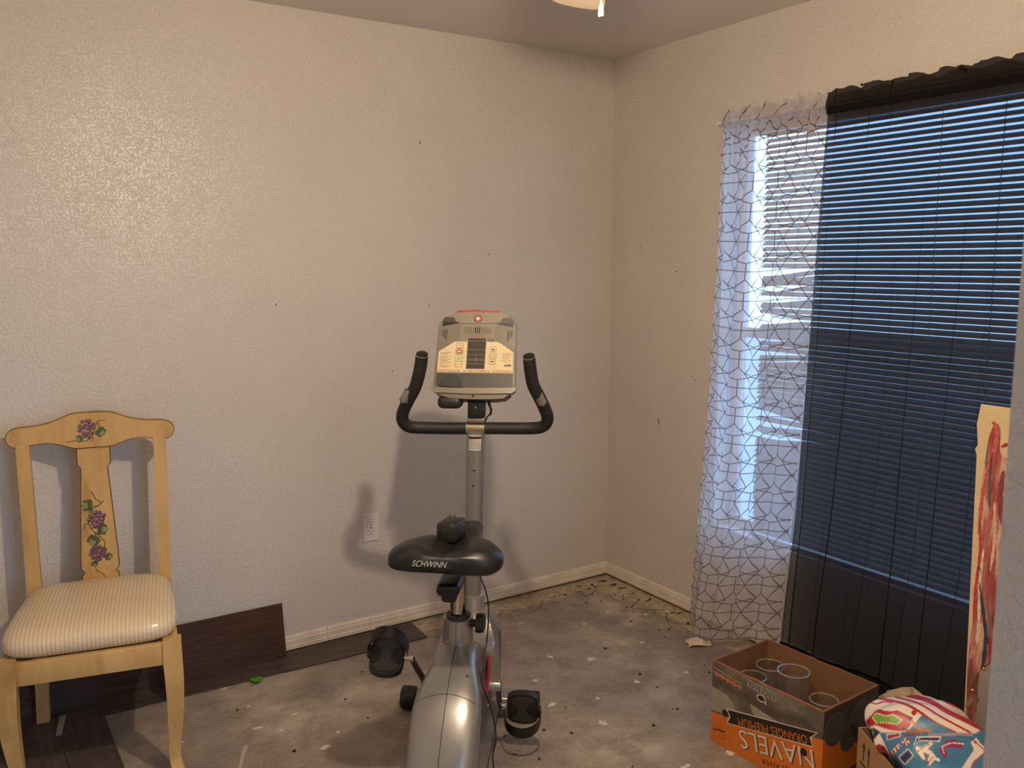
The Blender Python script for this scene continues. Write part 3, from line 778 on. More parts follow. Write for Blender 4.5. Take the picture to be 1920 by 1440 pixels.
def cushion():
    vs, fs = [], []; nu = 40; prof = [(0.0, 0.86), (0.004, 0.955), (0.018, 0.995), (0.036, 1.0), (0.052, 0.975), (0.064, 0.90), (0.072, 0.78), (0.078, 0.55), (0.081, 0.25)]
    for z, s in prof:
        for kx in range(nu):
            a = 2*PI*kx/nu; c, s_ = math.cos(a), math.sin(a); e = 0.34
            X = math.copysign(abs(c)**e, c); Y = math.copysign(abs(s_)**e, s_)
            hw = 0.226+(-0.018 if Y > 0 else 0.014)*abs(Y)
            cx, cy = X*hw*s, Y*0.238*s
            vs.append((cx, cy, 0.4225+z))
    for j in range(len(prof)-1):
        for kx in range(nu): a = j*nu+kx; b = j*nu+(kx+1) % nu; fs.append((a, b, b+nu, a+nu))
    vs.append((0, 0, 0.4225+0.082)); o = (len(prof)-1)*nu
    for kx in range(nu): fs.append((o+kx, o+(kx+1) % nu, len(vs)-1))
    fs.append(tuple(range(nu-1, -1, -1)))
    return make('seat_cushion', vs, fs, M_SEAT, CH, True)
cushion()
box('seat_board', (0, 0, 0.4215), (0.40, 0.43, 0.004), M_EDGE, CH)
# painted vines
M_VINE = mat('painted_vine_brown', (58, 40, 26), 0.6); M_LEAF = mat('painted_leaf_green', (74, 84, 50), 0.6, var=0.35, scale=120)
M_LEAF2 = mat('painted_leaf_light', (134, 136, 82), 0.6, var=0.3, scale=150)
M_GRAPE = mat('painted_grape_purple', (112, 74, 92), 0.5, var=0.2, scale=200); M_GRAPE2 = mat('painted_grape_shade', (66, 40, 58), 0.5)
M_GRAPE3 = mat('painted_grape_light', (168, 134, 150), 0.5)
def crop_map(cx, cy): return lambda a, b: ((a-cx)*0.000425, cy-(b)*0.00046)
def vine(name, parent, off, mp, stems, leaves, clusters):
    A = Acc()
    for st_ in stems:
        P = [mp(*p) for p in spline(st_, 5)]; A.add(ribbon_geo(P, 0.0022, back, off), M_VINE)
    for (x, y, r, ang) in leaves:
        cx, cy = mp(x, y)
        def lp2(k_, sh_=0.0):
            P = []
            for t in range(22):
                a = 2*PI*t/22; rr = r*k_*0.00048*(0.80+0.30*abs(math.cos((a-ang)/2+PI/2))+0.10*math.cos(6*(a-ang)))*(0.72 if abs((a-ang+PI) % (2*PI)-PI) > 2.8 else 1); P.append((cx+rr*math.cos(a)+sh_*r*0.00048*math.cos(ang), cy-rr*math.sin(a)-sh_*r*0.00048*math.sin(ang)))
            return P
        A.add(plate_geo(lp2(1.0), back, off, off+0.0003), M_LEAF)
        A.add(plate_geo(lp2(0.55, 0.35), back, off+0.0003, off+0.0005), M_LEAF2)
    for (x, y, s, dk) in clusters:
        rnd = random.Random(int(x)); n = 0
        for row in range(5):
            nr = (3, 5, 5, 4, 2)[row]
            for q in range(nr):
                gx = x+(q-(nr-1)/2)*22*s+rnd.uniform(-7, 7)+6*(row % 2); gy = y-44*s+row*22*s+rnd.uniform(-7, 7)
                cx, cy = mp(gx, gy); r = 12.5*s*0.00045; o2 = off+0.0003+0.00004*n; n += 1
                A.add(plate_geo([(cx+r*1.12*math.cos(2*PI*t/10), cy+r*1.12*math.sin(2*PI*t/10)) for t in range(10)], back, off, o2), M_GRAPE2)
                A.add(plate_geo([(cx+r*.85*math.cos(2*PI*t/10)-r*.1, cy+r*.85*math.sin(2*PI*t/10)+r*.1) for t in range(10)], back, off, o2+0.0002), M_GRAPE)
                if not dk: A.add(plate_geo([(cx+r*.4*math.cos(2*PI*t/8)-r*.3, cy+r*.4*math.sin(2*PI*t/8)+r*.3) for t in range(8)], back, off, o2+0.0004), M_GRAPE3)
    o = A.build(name, parent); o['kind'] = 'stuff'; return o
mp1 = lambda a, b: ((a-728)*0.000425, 0.922-(b-280)*0.000465)
vine('painted_grape_vine', splat_o, 0.0062, mp1,
     [[(780, 665), (750, 690), (700, 720), (672, 760), (665, 810), (690, 870), (740, 920), (770, 970), (755, 1010), (740, 1030)], [(765, 990), (770, 1040), (790, 1060)], [(695, 590), (710, 620), (725, 650), (765, 680)], [(690, 1110), (700, 1160), (740, 1190), (765, 1225)],
      [(700, 700), (740, 700)], [(632, 860), (640, 825), (668, 815)], [(690, 1100), (720, 1070), (735, 1050)], [(680, 850), (700, 855), (725, 858)], [(705, 890), (710, 910), (700, 925)]],
     [(662, 690, 40, PI), (760, 870, 38, 0.2), (690, 945, 40, 2.2), (793, 1072, 26, 0.5), (688, 1115, 20, 1.8)], [(724, 795, 1.05, False), (712, 1040, 1.0, True)])
mp2 = lambda a, b: ((a-690)*0.000425, CZ-0.061+(278-b)*0.00058)
vine('painted_grape_sprig', crest, 0.0112, mp2, [[(785, 130), (735, 132), (710, 175), (690, 215), (640, 240), (570, 235), (505, 240)], [(735, 140), (745, 170)], [(690, 215), (690, 235), (675, 245)]],
     [(752, 195, 34, 0.8), (598, 225, 24, 2.8)], [(650, 172, 1.0, False)])

# ================================================================== EXERCISE BIKE
HD = math.radians(38.15)
BO = np.array([-1.229, -0.800, 0.0]); RB = np.array([math.cos(HD), -math.sin(HD), 0]); FB = np.array([math.sin(HD), math.cos(HD), 0])
SH = 0.03          # the bike leans a little on the uneven slab
def bloc(px, py, t):
    d = Dp(px, py, t)-BO; return np.array([d@RB-SH*d[2], d@FB, d[2]])
BK = tag(empty('exercise_bike', tuple(BO), -HD), 'silver upright exercise bike with black saddle and console', 'exercise bike')
M_SILVER = mat('silver_painted_shroud', (142, 140, 138), 0.30, 0.55, var=0.03, coat=0.3)
M_SILVER2 = mat('silver_collar_plastic', (176, 174, 170), 0.26, 0.65, var=0.03)
M_POST = mat('grey_silver_post', (142, 142, 140), 0.33, 0.55, var=0.03)
M_CHROME = mat('polished_chrome', (200, 196, 190), 0.08, 1.0, var=0.02)
M_BLACK = mat('black_plastic', (24, 22, 22), 0.38, var=0.15)
M_RUBBER = mat('black_foam_grip', (26, 24, 24), 0.62, var=0.2, bump=0.15, bscale=300)
M_SADDLE = mat('black_saddle_vinyl', (25, 24, 25), 0.36, var=0.15)
M_RED = mat('red_plastic', (168, 26, 40), 0.35)
M_SEAM = mat('dark_seam', (46, 44, 42), 0.8)
# shroud: profile in (y,z) plane lofted to both sides
prof = [(-0.80, 0.05), (-0.805, 0.12), (-0.785, 0.20), (-0.735, 0.285), (-0.665, 0.36), (-0.585, 0.415), (-0.520, 0.445), (-0.450, 0.455), (-0.40, 0.44), (-0.34, 0.39), (-0.27, 0.372), (-0.22, 0.40), (-0.19, 0.43), (-0.15, 0.44), (-0.105, 0.43),
        (-0.075, 0.39), (-0.055, 0.32), (-0.035, 0.22), (-0.03, 0.12), (-0.05, 0.05)]
def shroud():
    P = spline(prof, 3)[:-1]; n = len(P); cen = np.array([-0.42, 0.17]); layers = 13; vs, fs = [], []
    for j in range(layers):
        a = -PI/2+PI*j/(layers-1); sx = math.copysign(abs(math.sin(a))**0.80, a)
        inn = abs(math.cos(a))**0.55
        for p in P:
            w = 0.058+0.036*sm(0.47, 0.36, p[1])
            q = cen+(np.array(p)-cen)*(0.84+0.16*inn)
            if p[1] > 0.40: q[1] = q[1]-0.0
            vs.append((sx*w, q[0], q[1]))
    for j in range(layers-1):
        for i in range(n): a = j*n+i; b = j*n+(i+1) % n; fs.append((a, b, b+n, a+n))
    fs.append(tuple(range(n))); fs.append(tuple(reversed(range((layers-1)*n, layers*n))))
    vs = [(x+SH*z, y, z) for x, y, z in vs]
    o = make('shroud', vs, fs, M_SILVER, BK); return auto_smooth(o, 50)
shr = shroud()
tube('centre_seam', [(0.0+SH*p[1], p[0]-0.0006, p[1]+0.0004) for p in spline(prof[1:9], 4)], 0.0010, M_SEAM, shr, 5)
# panel joint across the hump, found on the shroud surface
dg = bpy.context.evaluated_depsgraph_get()
bvh = BVHTree.FromPolygons([v.co for v in shr.data.vertices], [tuple(p.vertices) for p in shr.data.polygons])
def hit(o, d):
    r = bvh.ray_cast(Vector(o), Vector(d).normalized()); return r[0], r[1]
joint = []
for t in np.linspace(-1, 1, 25):
    x = t*0.0925; z0 = 0.362-0.035*abs(t)**2.0
    p, nrm = hit((x+SH*z0, -1.4, z0+0.5), (0, 1, -0.62))
    if p is not None: joint.append(p+nrm*0.0002)
if len(joint) > 3: tube('panel_joint', joint, 0.0010, M_SEAM, shr, 5)
for px, py in ((797, 1266), (876, 1268)):
    d = ray(px, py); o = CAM-BO
    lo = Vector((o@RB, o@FB, o[2])); ld = Vector((d@RB, d@FB, d[2])); p, nrm = hit(lo, ld)
    if p is not None:
        q = nrm.to_track_quat('Z', 'Y').to_matrix(); lathe('screw_hole', [(0.0045, 0.0), (0.0045, 0.0006)], M_SEAM, shr, 10, c=p, rot=q)
# stabilizers
def stabilizer(y, xoff, half, name):
    tb = tube(name, [(xoff-half, y, 0.04), (xoff, y, 0.04), (xoff+half, y, 0.04)], 0.026, M_POST, BK, 16)
    for s in (-1, 1):
        lathe('end_cap', [(0.030, 0), (0.0375, 0.004), (0.0395, 0.02), (0.0395, 0.046), (0.036, 0.052), (0.02, 0.054)] if s > 0 else [(0.02, -0.054), (0.036, -0.052), (0.0395, -0.046), (0.0395, -0.02), (0.0375, -0.004), (0.030, 0)],
              M_BLACK, tb, 20, 'X', (xoff+s*(half-0.02), y, 0.0396))
stabilizer(0.0, -0.015, 0.205, 'front_stabilizer')
stabilizer(-0.86, 0.0, 0.20, 'rear_stabilizer')
box('stabilizer_bracket', (0.0, -0.03, 0.062), (0.27, 0.075, 0.05), M_POST, BK, 0.01)
box('rear_bracket', (0.0, -0.825, 0.06), (0.09, 0.09, 0.06), M_SILVER, BK, 0.01)
# front post with collar
tube('post_collar', [(0, -0.146, 0.38), (0, -0.1465, 0.46), (0, -0.147, 0.476)], [0.047, 0.0405, 0.038], M_SILVER2, BK, 24, shear=SH)
tube('main_post', [(0, -0.146, 0.42), (0, -0.147, 0.70), (0, -0.148, 0.90), (0, -0.149, 1.002)], [0.0285, 0.0285, 0.0295, 0.030], M_POST, BK, 24, sx=1.0, shear=SH)
def postf(a, b, o):     # facing the rider
    r = 0.0295; th = a/r; return (r*math.sin(th)+SH*b+math.sin(th)*o, -0.149-(r+o)*math.cos(th), b)
A = Acc(); n = 8
lab = make('warning_label', *ribbon_geo([(0, 0.945), (0, 0.965), (0, 0.985)], 0.03, postf, 0.0008), mat('pale_label', (188, 186, 180), 0.5), BK)
def curved_rect(x0, x1, z0, z1, off, n=6):
    vs, fs = [], []
    for i in range(n+1):
        a = x0+(x1-x0)*i/n; vs += [Vector(postf(a, z0, off)), Vector(postf(a, z1, off))]
    for i in range(n): fs.append((2*i, 2*i+2, 2*i+3, 2*i+1))
    return vs, fs
bpy.data.objects.remove(lab)
lab = make('warning_label', *curved_rect(-0.020, 0.020, 0.948, 0.996, 0.0008), mat('pale_label', (172, 170, 166), 0.5), BK)
make('label_band', *curved_rect(-0.020, 0.020, 0.984, 0.992, 0.0012), mat('label_dark_red', (74, 34, 30), 0.5), lab)
for z in (0.978, 0.972, 0.966, 0.960, 0.954): make('label_line', *curved_rect(-0.017, 0.016, z, z+0.0018, 0.0012), mat('label_grey_print', (128, 126, 124), 0.5), lab)
for z in (0.888, 0.840):
    c = Vector(postf(0.0, z, 0)); lathe('post_screw', [(0.0045, -0.003), (0.0042, -0.0015), (0.003, 0.001)][::-1] and [(0.003, -0.0035), (0.0048, -0.002), (0.0052, 0.001)], M_CHROME, BK, 12, 'Y', c)
# seat tube
def seat_line(z): return (-0.010*0, -0.446-0.12*(z-0.49), z)
tube('seat_collar', [seat_line(0.425), seat_line(0.50), seat_line(0.530)], [0.0445, 0.0435, 0.0415], M_SILVER2, BK, 28, shear=SH)
tube('collar_seam', [Vector(seat_line(z))+Vector((SH*z, -0.0438, 0)) for z in (0.43, 0.50, 0.527)], 0.0009, M_SEAM, BK, 5)
lathe('collar_insert', [(0.026, 0.005), (0.034, 0.007), (0.036, 0.0), (0.030, -0.004)], M_BLACK, BK, 24, c=(seat_line(.53)[0], seat_line(.53)[1], 0.5295), shear=SH)
tube('seat_post', [seat_line(0.50), seat_line(0.58), seat_line(0.662)], 0.0238, M_CHROME, BK, 28, shear=SH)
for dx in (-0.026, 0.028):
    z = 0.462; c = (dx+SH*z, seat_line(z)[1]-math.sqrt(0.044**2-dx*dx), z); lathe('rivet', [(0.0035, -0.001), (0.003, 0.001)], M_CHROME, BK, 8, 'Y', c)
# knob on the right of the collar
kc = bloc(901, 1166, 2.47); kx = kc[0]
tube('knob_shaft', [(0.036, kc[1], 0.515), (kx-0.008, kc[1], 0.515)], 0.0105, M_BLACK, BK, 14, shear=SH)
lathe('adjust_knob', [(0.016, -0.014), (0.0265, -0.012), (0.0285, 0.0), (0.0265, 0.011), (0.014, 0.014)], M_BLACK, BK, 42, 'X', (kx, kc[1], 0.515), mod=lambda a, i: 1+0.075*math.copysign(abs(math.cos(3.5*a))**0.5, math.cos(3.5*a)), shear=SH)
# slider rail
rl = Matrix.Rotation(math.radians(-2), 3, 'Z')
box('seat_rail', (-0.004, -0.535, 0.672), (0.062, 0.205, 0.034), M_BLACK, BK, 0.013, 4, shear=SH)
box('rail_clamp', (-0.002, -0.60, 0.648), (0.040, 0.05, 0.028), M_BLACK, BK, 0.009, 3, shear=SH)
# saddle
SY = [(-0.706, 0.088), (-0.700, 0.118), (-0.685, 0.136), (-0.655, 0.147), (-0.62, 0.143), (-0.59, 0.122), (-0.56, 0.088), (-0.53, 0.062), (-0.49, 0.045), (-0.45, 0.037), (-0.415, 0.031), (-0.398, 0.022), (-0.390, 0.010)]
def saddle():
    ys = [p[0] for p in SY]; P = spline([(a, b) for a, b in SY], 3); vs, fs = [], []; seg = 36
    for (y, hw) in P:
        t = (y+0.706)/0.316
        top = 0.043; bot = 0.038-0.016*sm(0.4, 1, t)
        edge = sm(-0.01, 0.10, t); edge = 0.62+0.38*edge
        tip = math.sqrt(max(0.0, 1-max(0, (t-0.9)/0.1)**2)); tip = max(tip, 0.35)
        for k in range(seg):
            a = 2*PI*k/seg; c, s_ = math.cos(a), math.sin(a)
            X = math.copysign(abs(c)**0.72, c); Z = math.copysign(abs(s_)**(0.6 if s_ < 0 else 0.72), s_)
            zz = Z*(top if Z > 0 else bot)*edge*tip
            if Z > 0: zz += -0.034*math.exp(-(X*hw/0.055)**2)*sm(-0.1, 0.15, t)*(1-sm(0.45, 0.75, t))*abs(Z)-0.018*sm(0.35, 0.85, t)*abs(Z)
            zz -= 0.010*(abs(X)**2)*(1-sm(0.3, 0.6, t))
            vs.append(Vector((X*hw-0.018+0.05*t, y, 0.771+zz+0.004*t)))
    n = len(P)
    for i in range(n-1):
        for k in range(seg): a = i*seg+k; b = i*seg+(k+1) % seg; fs.append((a, b, b+seg, a+seg))
    fs.append(tuple(range(seg-1, -1, -1))); fs.append(tuple(range((n-1)*seg, n*seg)))
    vs = [Vector((v.x+0.055*(v.z-0.75)+SH*v.z, v.y, v.z-0.035*v.x)) for v in vs]
    o = make('saddle', vs, fs, M_SADDLE, BK, True); return o
sad = saddle()
me = sad.data
sbvh = BVHTree.FromPolygons([v.co for v in me.vertices], [tuple(p.vertices) for p in me.polygons])
M_LOGO = mat('pale_grey_logo_print', (196, 192, 188), 0.5)
def on_saddle(px, py, off):
    d = ray(px, -py); o = CAM-BO
    r_ = sbvh.ray_cast(Vector((o@RB, o@FB, o[2])), Vector((d@RB, d@FB, d[2])).normalized())
    return (r_[0]-Vector((d@RB, d@FB, d[2])).normalized()*off*4) if r_[0] is not None else Vector((0, -0.7, 0.74))
make('saddle_lettering', *text_geo('SCHWINN', on_saddle, 0.0006, 66, 11, 772, -1061.5, math.radians(-3.0), 0.35), M_LOGO, sad)
make('saddle_mark', *text_geo('®', on_saddle, 0.0006, 3.6, 3.6, 839, -1065.5, 0), mat('faint_logo_print', (110, 106, 104), 0.5), sad)
# handlebar
HB = [(791, 668, 2.585), (788, 690, 2.60), (779, 725, 2.625), (765, 752, 2.65), (755, 775, 2.675), (756, 790, 2.69), (768, 800, 2.705), (790, 802, 2.715), (840, 803, 2.72), (892, 803, 2.72), (945, 803, 2.72),
      (995, 803, 2.715), (1017, 800, 2.70), (1026, 789, 2.685), (1025, 775, 2.67), (1013, 748, 2.645), (1000, 722, 2.62), (995, 696, 2.60), (992, 672, 2.585)]
HP = spline([bloc(*p) for p in HB], 4)
hb = tube('handlebar', HP, 0.0190, M_RUBBER, BK, 18, shear=SH)
for e, i0, i1 in ((0, 0, 1), (1, -1, -2)):
    a = Vector(HP[i0]); d = (a-Vector(HP[i1])).normalized(); q = d.to_track_quat('Z', 'Y').to_matrix()
    lathe('end_ring', [(0.0178, -0.001), (0.0178, 0.0045)], M_CHROME, hb, 20, c=a, rot=q, shear=SH)
    lathe('end_plug', [(0.0180, 0.0045), (0.0172, 0.010), (0.012, 0.0135), (0.004, 0.015)], M_BLACK, hb, 20, c=a+d*0.0002, rot=q, shear=SH)
def pulse_plate(px0, py0, px1, py1, t):
    a = Vector(bloc(px0, py0, t)); b = Vector(bloc(px1, py1, t+0.012)); d = (b-a).normalized(); up = Vector((0, -1, 0)); sd = d.cross(up).normalized(); nn = sd.cross(d).normalized()
    L = (b-a).length; m = (a+b)/2
    def f(x, y, o):
        th = x/0.0212; return m+sd*(0.0212+o)*math.sin(th)+nn*((0.0212+o)*math.cos(th)-0.0)+d*y
    for nm, sc, o, mm in (('sensor_bezel', 1.18, 0.0, M_BLACK), ('pulse_sensor', 1.0, 0.0012, M_CHROME if False else mat('brushed_sensor_steel', (168, 164, 156), 0.3, 0.85))):
        vs, fs = [], []; N = 8; rows = 9
        for j in range(rows):
            yy = -L/2*sc+L*sc*j/(rows-1); wv_ = 0.0125*sc*math.sqrt(max(0.0, 1-max(0, (abs(yy)/(L/2*sc)-0.72)/0.28)**2))+0.0008
            for i in range(N): vs.append(f(-wv_+2*wv_*i/(N-1), yy, o)+Vector((0, 0, 0)))
        for j in range(rows-1):
            for i in range(N-1): fs.append((j*N+i, j*N+i+1, (j+1)*N+i+1, (j+1)*N+i))
        vs = [Vector((v.x+SH*v.z, v.y, v.z)) for v in vs]
        ob = make(nm, vs, fs, mm, hb, True)
pulse_plate(771, 729, 758, 752, 2.638); pulse_plate(1007, 733, 1019, 757, 2.638)
c = bloc(892, 803, 2.72)
tube('bar_clamp', [(c[0]-0.0285, c[1], c[2]), (c[0]+0.0285, c[1], c[2])], 0.0225, mat('satin_clamp_metal', (168, 158, 138), 0.28, 0.8), BK, 22, shear=SH)
# console bracket
box('clamp_cap', (0.001, -0.150, 1.042), (0.056, 0.050, 0.018), mat('satin_clamp_metal', (168, 158, 138), 0.28, 0.8), BK, 0.005, 2, shear=SH)
box('console_bracket', (0.001, -0.150, 1.076), (0.052, 0.052, 0.064), M_BLACK, BK, 0.006, 2, shear=SH)
box('bracket_head', (0.001, -0.150, 1.118), (0.058, 0.060, 0.045), M_BLACK, BK, 0.008, 2, shear=SH)
for s in (-1, 1): lathe('pivot_bolt', [(0.009, 0), (0.009, s*0.007), (0.004, s*0.012)] if s > 0 else [(0.004, -0.012), (0.009, -0.007), (0.009, 0)], M_DARK, BK, 10, 'X', (0.001+s*0.029, -0.158, 1.122), shear=SH)
lathe('bracket_socket', [(0.016, -0.003), (0.016, 0.002)], M_SLOT, BK, 20, 'Y', (0.001, -0.1765, 1.083), shear=SH)
lathe('socket_screw', [(0.004, -0.002), (0.004, 0.001)], M_CHROME, BK, 10, 'Y', (0.001, -0.180, 1.083), shear=SH)
tube('sensor_cable', [Vector(bloc(*p))+Vector((SH*bloc(*p)[2], 0, 0)) for p in ((915, 748, 2.70), (917, 757, 2.69), (921, 768, 2.69), (920, 776, 2.70), (914, 781, 2.70), (911, 788, 2.71), (907, 797, 2.72))], [0.004, 0.005, 0.004, 0.004, 0.002, 0.002, 0.002], M_BLACK, BK, 8)
# console: a,b in crop pixels of the console close-up, mapped on its tilted face
CS = 2.70/F_PX/6.547; CT = math.radians(20); cc = bloc(892.4, 664, 2.70)
def con(a, b, o):
    X = (a-605)*CS; V = (680-b)*CS/0.965
    return (cc[0]+X+SH*(cc[2]+V), cc[1]+V*math.sin(CT)-o*math.cos(CT), cc[2]+V*math.cos(CT)+o*math.sin(CT))
M_CON = mat('taupe_console_plastic', (120, 113, 99), 0.42, var=0.03, bump=0.1, bscale=500)
M_CON_D = mat('console_dark_grey', (60, 56, 52), 0.4); M_CREAM = mat('cream_keypad_print', (204, 188, 150), 0.5, var=0.03)
M_CON_L = mat('console_lip_silver', (134, 128, 116), 0.3, 0.3)
outl = [(605, 148), (740, 150), (880, 162), (960, 190), (1030, 235), (1070, 290), (1086, 345), (1092, 500), (1100, 700), (1112, 950), (1122, 1085), (1122, 1120), (1085, 1150), (605, 1168), (125, 1150), (98, 1125), (96, 1085), (102, 950), (108, 700), (110, 500), (112, 340), (128, 285), (170, 228), (250, 185), (330, 162), (470, 150)]
bm = bmesh.new()
def loop_(sc, o): return [bm.verts.new(con(605+(a-605)*sc, 660+(b-660)*sc, o)) for a, b in outl]
Ls = [loop_(0.86, -0.062), loop_(0.95, -0.055), loop_(0.985, -0.03), loop_(1.0, -0.006), loop_(0.992, -0.001), loop_(0.975, 0.001)]
for A_, B_ in zip(Ls[:-1], Ls[1:]):
    for i in range(len(outl)): bm.faces.new((A_[i], B_[i], B_[(i+1) % len(outl)], A_[(i+1) % len(outl)]))
bm.faces.new(Ls[0]); bm.faces.new(list(reversed(Ls[-1])))
bmesh.ops.recalc_face_normals(bm, faces=bm.faces)
con_o = bmake('console', bm, M_CON, BK); auto_smooth(con_o, 35)
def cp(name, poly, m, o0, o1, parent=con_o): return plate(name, poly, con, m, parent, o0, o1)
# red handle on the top edge
vs, fs = plate_geo([(328, 160), (345, 140), (600, 130), (860, 146), (880, 166), (605, 158)], con, -0.02, -0.002); make('red_top_trim', vs, fs, M_RED, con_o)
# side panels with speaker slits, central panel
cp('upper_panel', [(300, 175), (605, 160), (900, 175), (1000, 225), (905, 240), (880, 285), (820, 300), (605, 305), (370, 300), (335, 285), (310, 235), (200, 225)], mat('taupe_console_upper', (126, 119, 104), 0.42), 0.0005, 0.0035)
for s in (-1, 1):
    q = lambda L: [(605+s*(605-a) if s > 0 else a, b+(8 if s > 0 else 0)) for a, b in L]
    cp('light_recess', q([(186, 232), (295, 232), (325, 288), (375, 302), (162, 340), (166, 270)]), M_CON_D, 0.0004, 0.0022)
    cp('light_lens', q([(165, 282), (325, 290), (372, 302), (163, 340)]), mat('dark_lens', (24, 23, 24), 0.3), 0.0022, 0.0030)
    cp('side_panel', q([(125, 350), (385, 315), (385, 465), (345, 520), (120, 640)]), mat('taupe_console_side', (108, 102, 90), 0.45), 0.0004, 0.0026)
    for i, (y0, y1) in enumerate(((392, 462), (388, 490), (384, 515))): cp('speaker_slit', q(rrect(178+i*23, (y0+y1)/2, 9, y1-y0, 4, 2)), M_SLOT, 0.0026, 0.0030)
cp('vent_panel', rrect(605, 388, 335, 95, 6, 2), mat('vent_tan', (128, 118, 96), 0.5), 0.0004, 0.0018)
for i in range(13): cp('vent_slot', rrect(452+i*25.6, 388, 13, 80, 3, 2), M_SLOT if 5 <= i <= 7 else mat('vent_slot_brown', (92, 84, 70), 0.6), 0.0018, 0.0022)  # outer slots brown, middle ones near black
cp('keypad', [(143, 655), (330, 530), (880, 530), (1062, 655), (1075, 905), (140, 905)], M_CREAM, 0.0006, 0.0020)
cp('display_bezel', rrect(609, 672, 236, 388, 6, 2), mat('bezel_grey', (150, 140, 120), 0.5), 0.0020, 0.0024)
cp('display_screen', rrect(609, 672, 222, 374, 4, 2), mat('dark_lcd', (64, 58, 52), 0.18), 0.0024, 0.0028)
M_LCDL = mat('lcd_line', (150, 142, 128), 0.4)
for y in (520, 628, 690, 742, 758, 800): cp('display_line', rrect(609, y, 216, 3, 1, 1), M_LCDL, 0.0028, 0.0030)
cp('display_line', rrect(609, 742, 3, 100, 1, 1), M_LCDL, 0.0028, 0.0030)
M_KEY = mat('key_outline', (96, 84, 52), 0.5); M_INK = mat('print_ink_black', (40, 36, 34), 0.5); M_INKR = mat('print_ink_red', (150, 44, 44), 0.5)
def key(cx, cy, w, h, fill=None):
    ob = cp('key', rrect(cx, cy, w, h, 24, 4), M_KEY, 0.0020, 0.0026); cp('key_face', rrect(cx, cy, w-10, h-10, 20, 4), fill or M_CREAM, 0.0026, 0.0032, con_o); return ob
key(400, 578, 88, 66); key(401, 652, 100, 72); key(400, 735, 98, 76, mat('pale_green_key', (206, 214, 160), 0.5)); key(400, 806, 88, 72, mat('pale_orange_key', (232, 190, 140), 0.5))
key(813, 622, 84, 66); key(814, 700, 96, 72); key(816, 775, 84, 66)
cf = lambda a, b, o: con(a, -b, o)
def ct(body, x, y, w, h, m, off=0.0034, name='print'): return make(name, *text_geo(body, cf, off, w, h, x-w/2, -(y+h/2)), m, con_o)
def fine_print(x, y, w, h, m, off=0.0023, seed=1):   # lettering too small to read: rows of short ticks
    rnd = random.Random(int(x*7+y*3)+seed); A = Acc(); a = x-w/2
    while a < x+w/2-3:
        ww_ = min(rnd.uniform(4, 11), x+w/2-a); hh_ = h*rnd.uniform(.6, 1)
        A.add(plate_geo([(a, y-hh_/2), (a+ww_*.75, y-hh_/2), (a+ww_*.75, y+hh_/2), (a, y+hh_/2)], con, off, off+0.0001), m); a += ww_+(5 if rnd.random() < .25 else 0)
    o = A.build('fine_print', con_o); o['kind'] = 'stuff'; return o
cp('key_badge', circ(401, 652, 38, 20, 28), M_INKR, 0.0032, 0.0035)
cp('badge_cross', [(395, 630), (407, 630), (407, 646), (430, 646), (430, 658), (407, 658), (407, 674), (395, 674), (395, 658), (372, 658), (372, 646), (395, 646)], M_CREAM, 0.0035, 0.0037)
fine_print(400, 578, 46, 11, M_INK, 0.0034); fine_print(400, 724, 72, 14, mat('print_green', (70, 110, 40), 0.5), 0.0034); fine_print(400, 745, 60, 14, M_INK, 0.0034); fine_print(400, 806, 56, 13, M_INKR, 0.0034)
cp('up_arrow', [(785, 634), (813, 612), (842, 634)], M_INK, 0.0032, 0.0035); cp('down_arrow', [(787, 766), (842, 766), (815, 786)], M_INK, 0.0032, 0.0035)
ct('START', 814, 690, 68, 13, M_INK); ct('ENTER', 814, 710, 72, 13, M_INK)
for i, y in enumerate((676, 718, 756, 793, 832)):
    A = Acc(); A.add(ribbon_geo([(165, y-4), (200, y-8-3*(i % 2)), (235, y-14+6*(i % 3)), (265, y-8), (295, y-5)], 4, con, 0.0023), M_INK); A.build('program_curve', con_o)
    fine_print(215, y+8, 96, 10, M_INKR)
for i, y in enumerate((685, 722, 765)):
    A = Acc(); A.add(ribbon_geo([(920, y-6), (950, y-10), (985, y-16+5*(i % 2)), (1015, y-12), (1045, y-7)], 4, con, 0.0023), M_INK); A.build('program_curve', con_o)
    fine_print(985, y+8, 90, 10, M_INKR)
A = Acc()
for i, h in enumerate((18, 26, 16, 24, 28, 20, 26, 30, 22)): A.add(plate_geo(rrect(963+i*10, 818-h/2+12, 8, h, 1, 1), con, 0.0022, 0.0024), M_INK)
for i_ in range(1): A.build('program_bars', con_o)['kind'] = 'stuff'
for x, w in ((292, 280), (628, 330), (935, 240)):
    fine_print(x, 880, w, 9, M_INKR); fine_print(x, 895, w, 8, M_INK)
ct('schwinnfitness.com', 603, 458, 200, 16, M_INKR, 0.0026)
cp('model_badge', circ(782, 505, 42, 20, 15), M_INK, 0.0020, 0.0026); fine_print(782, 505, 52, 12, M_CREAM, 0.0028)
# round red emblem
cp('emblem_rim', circ(602, 247, 52, 28, 43), M_INK, 0.0035, 0.0042); cp('emblem_disc', circ(602, 247, 42, 28, 34), mat('emblem_red', (190, 40, 46), 0.4), 0.0042, 0.0047)
cp('emblem_cross', [(596, 222), (608, 222), (610, 240), (632, 242), (632, 252), (610, 254), (608, 272), (596, 272), (594, 254), (572, 252), (572, 242), (594, 240)], mat('emblem_white', (236, 226, 214), 0.4), 0.0047, 0.0050)
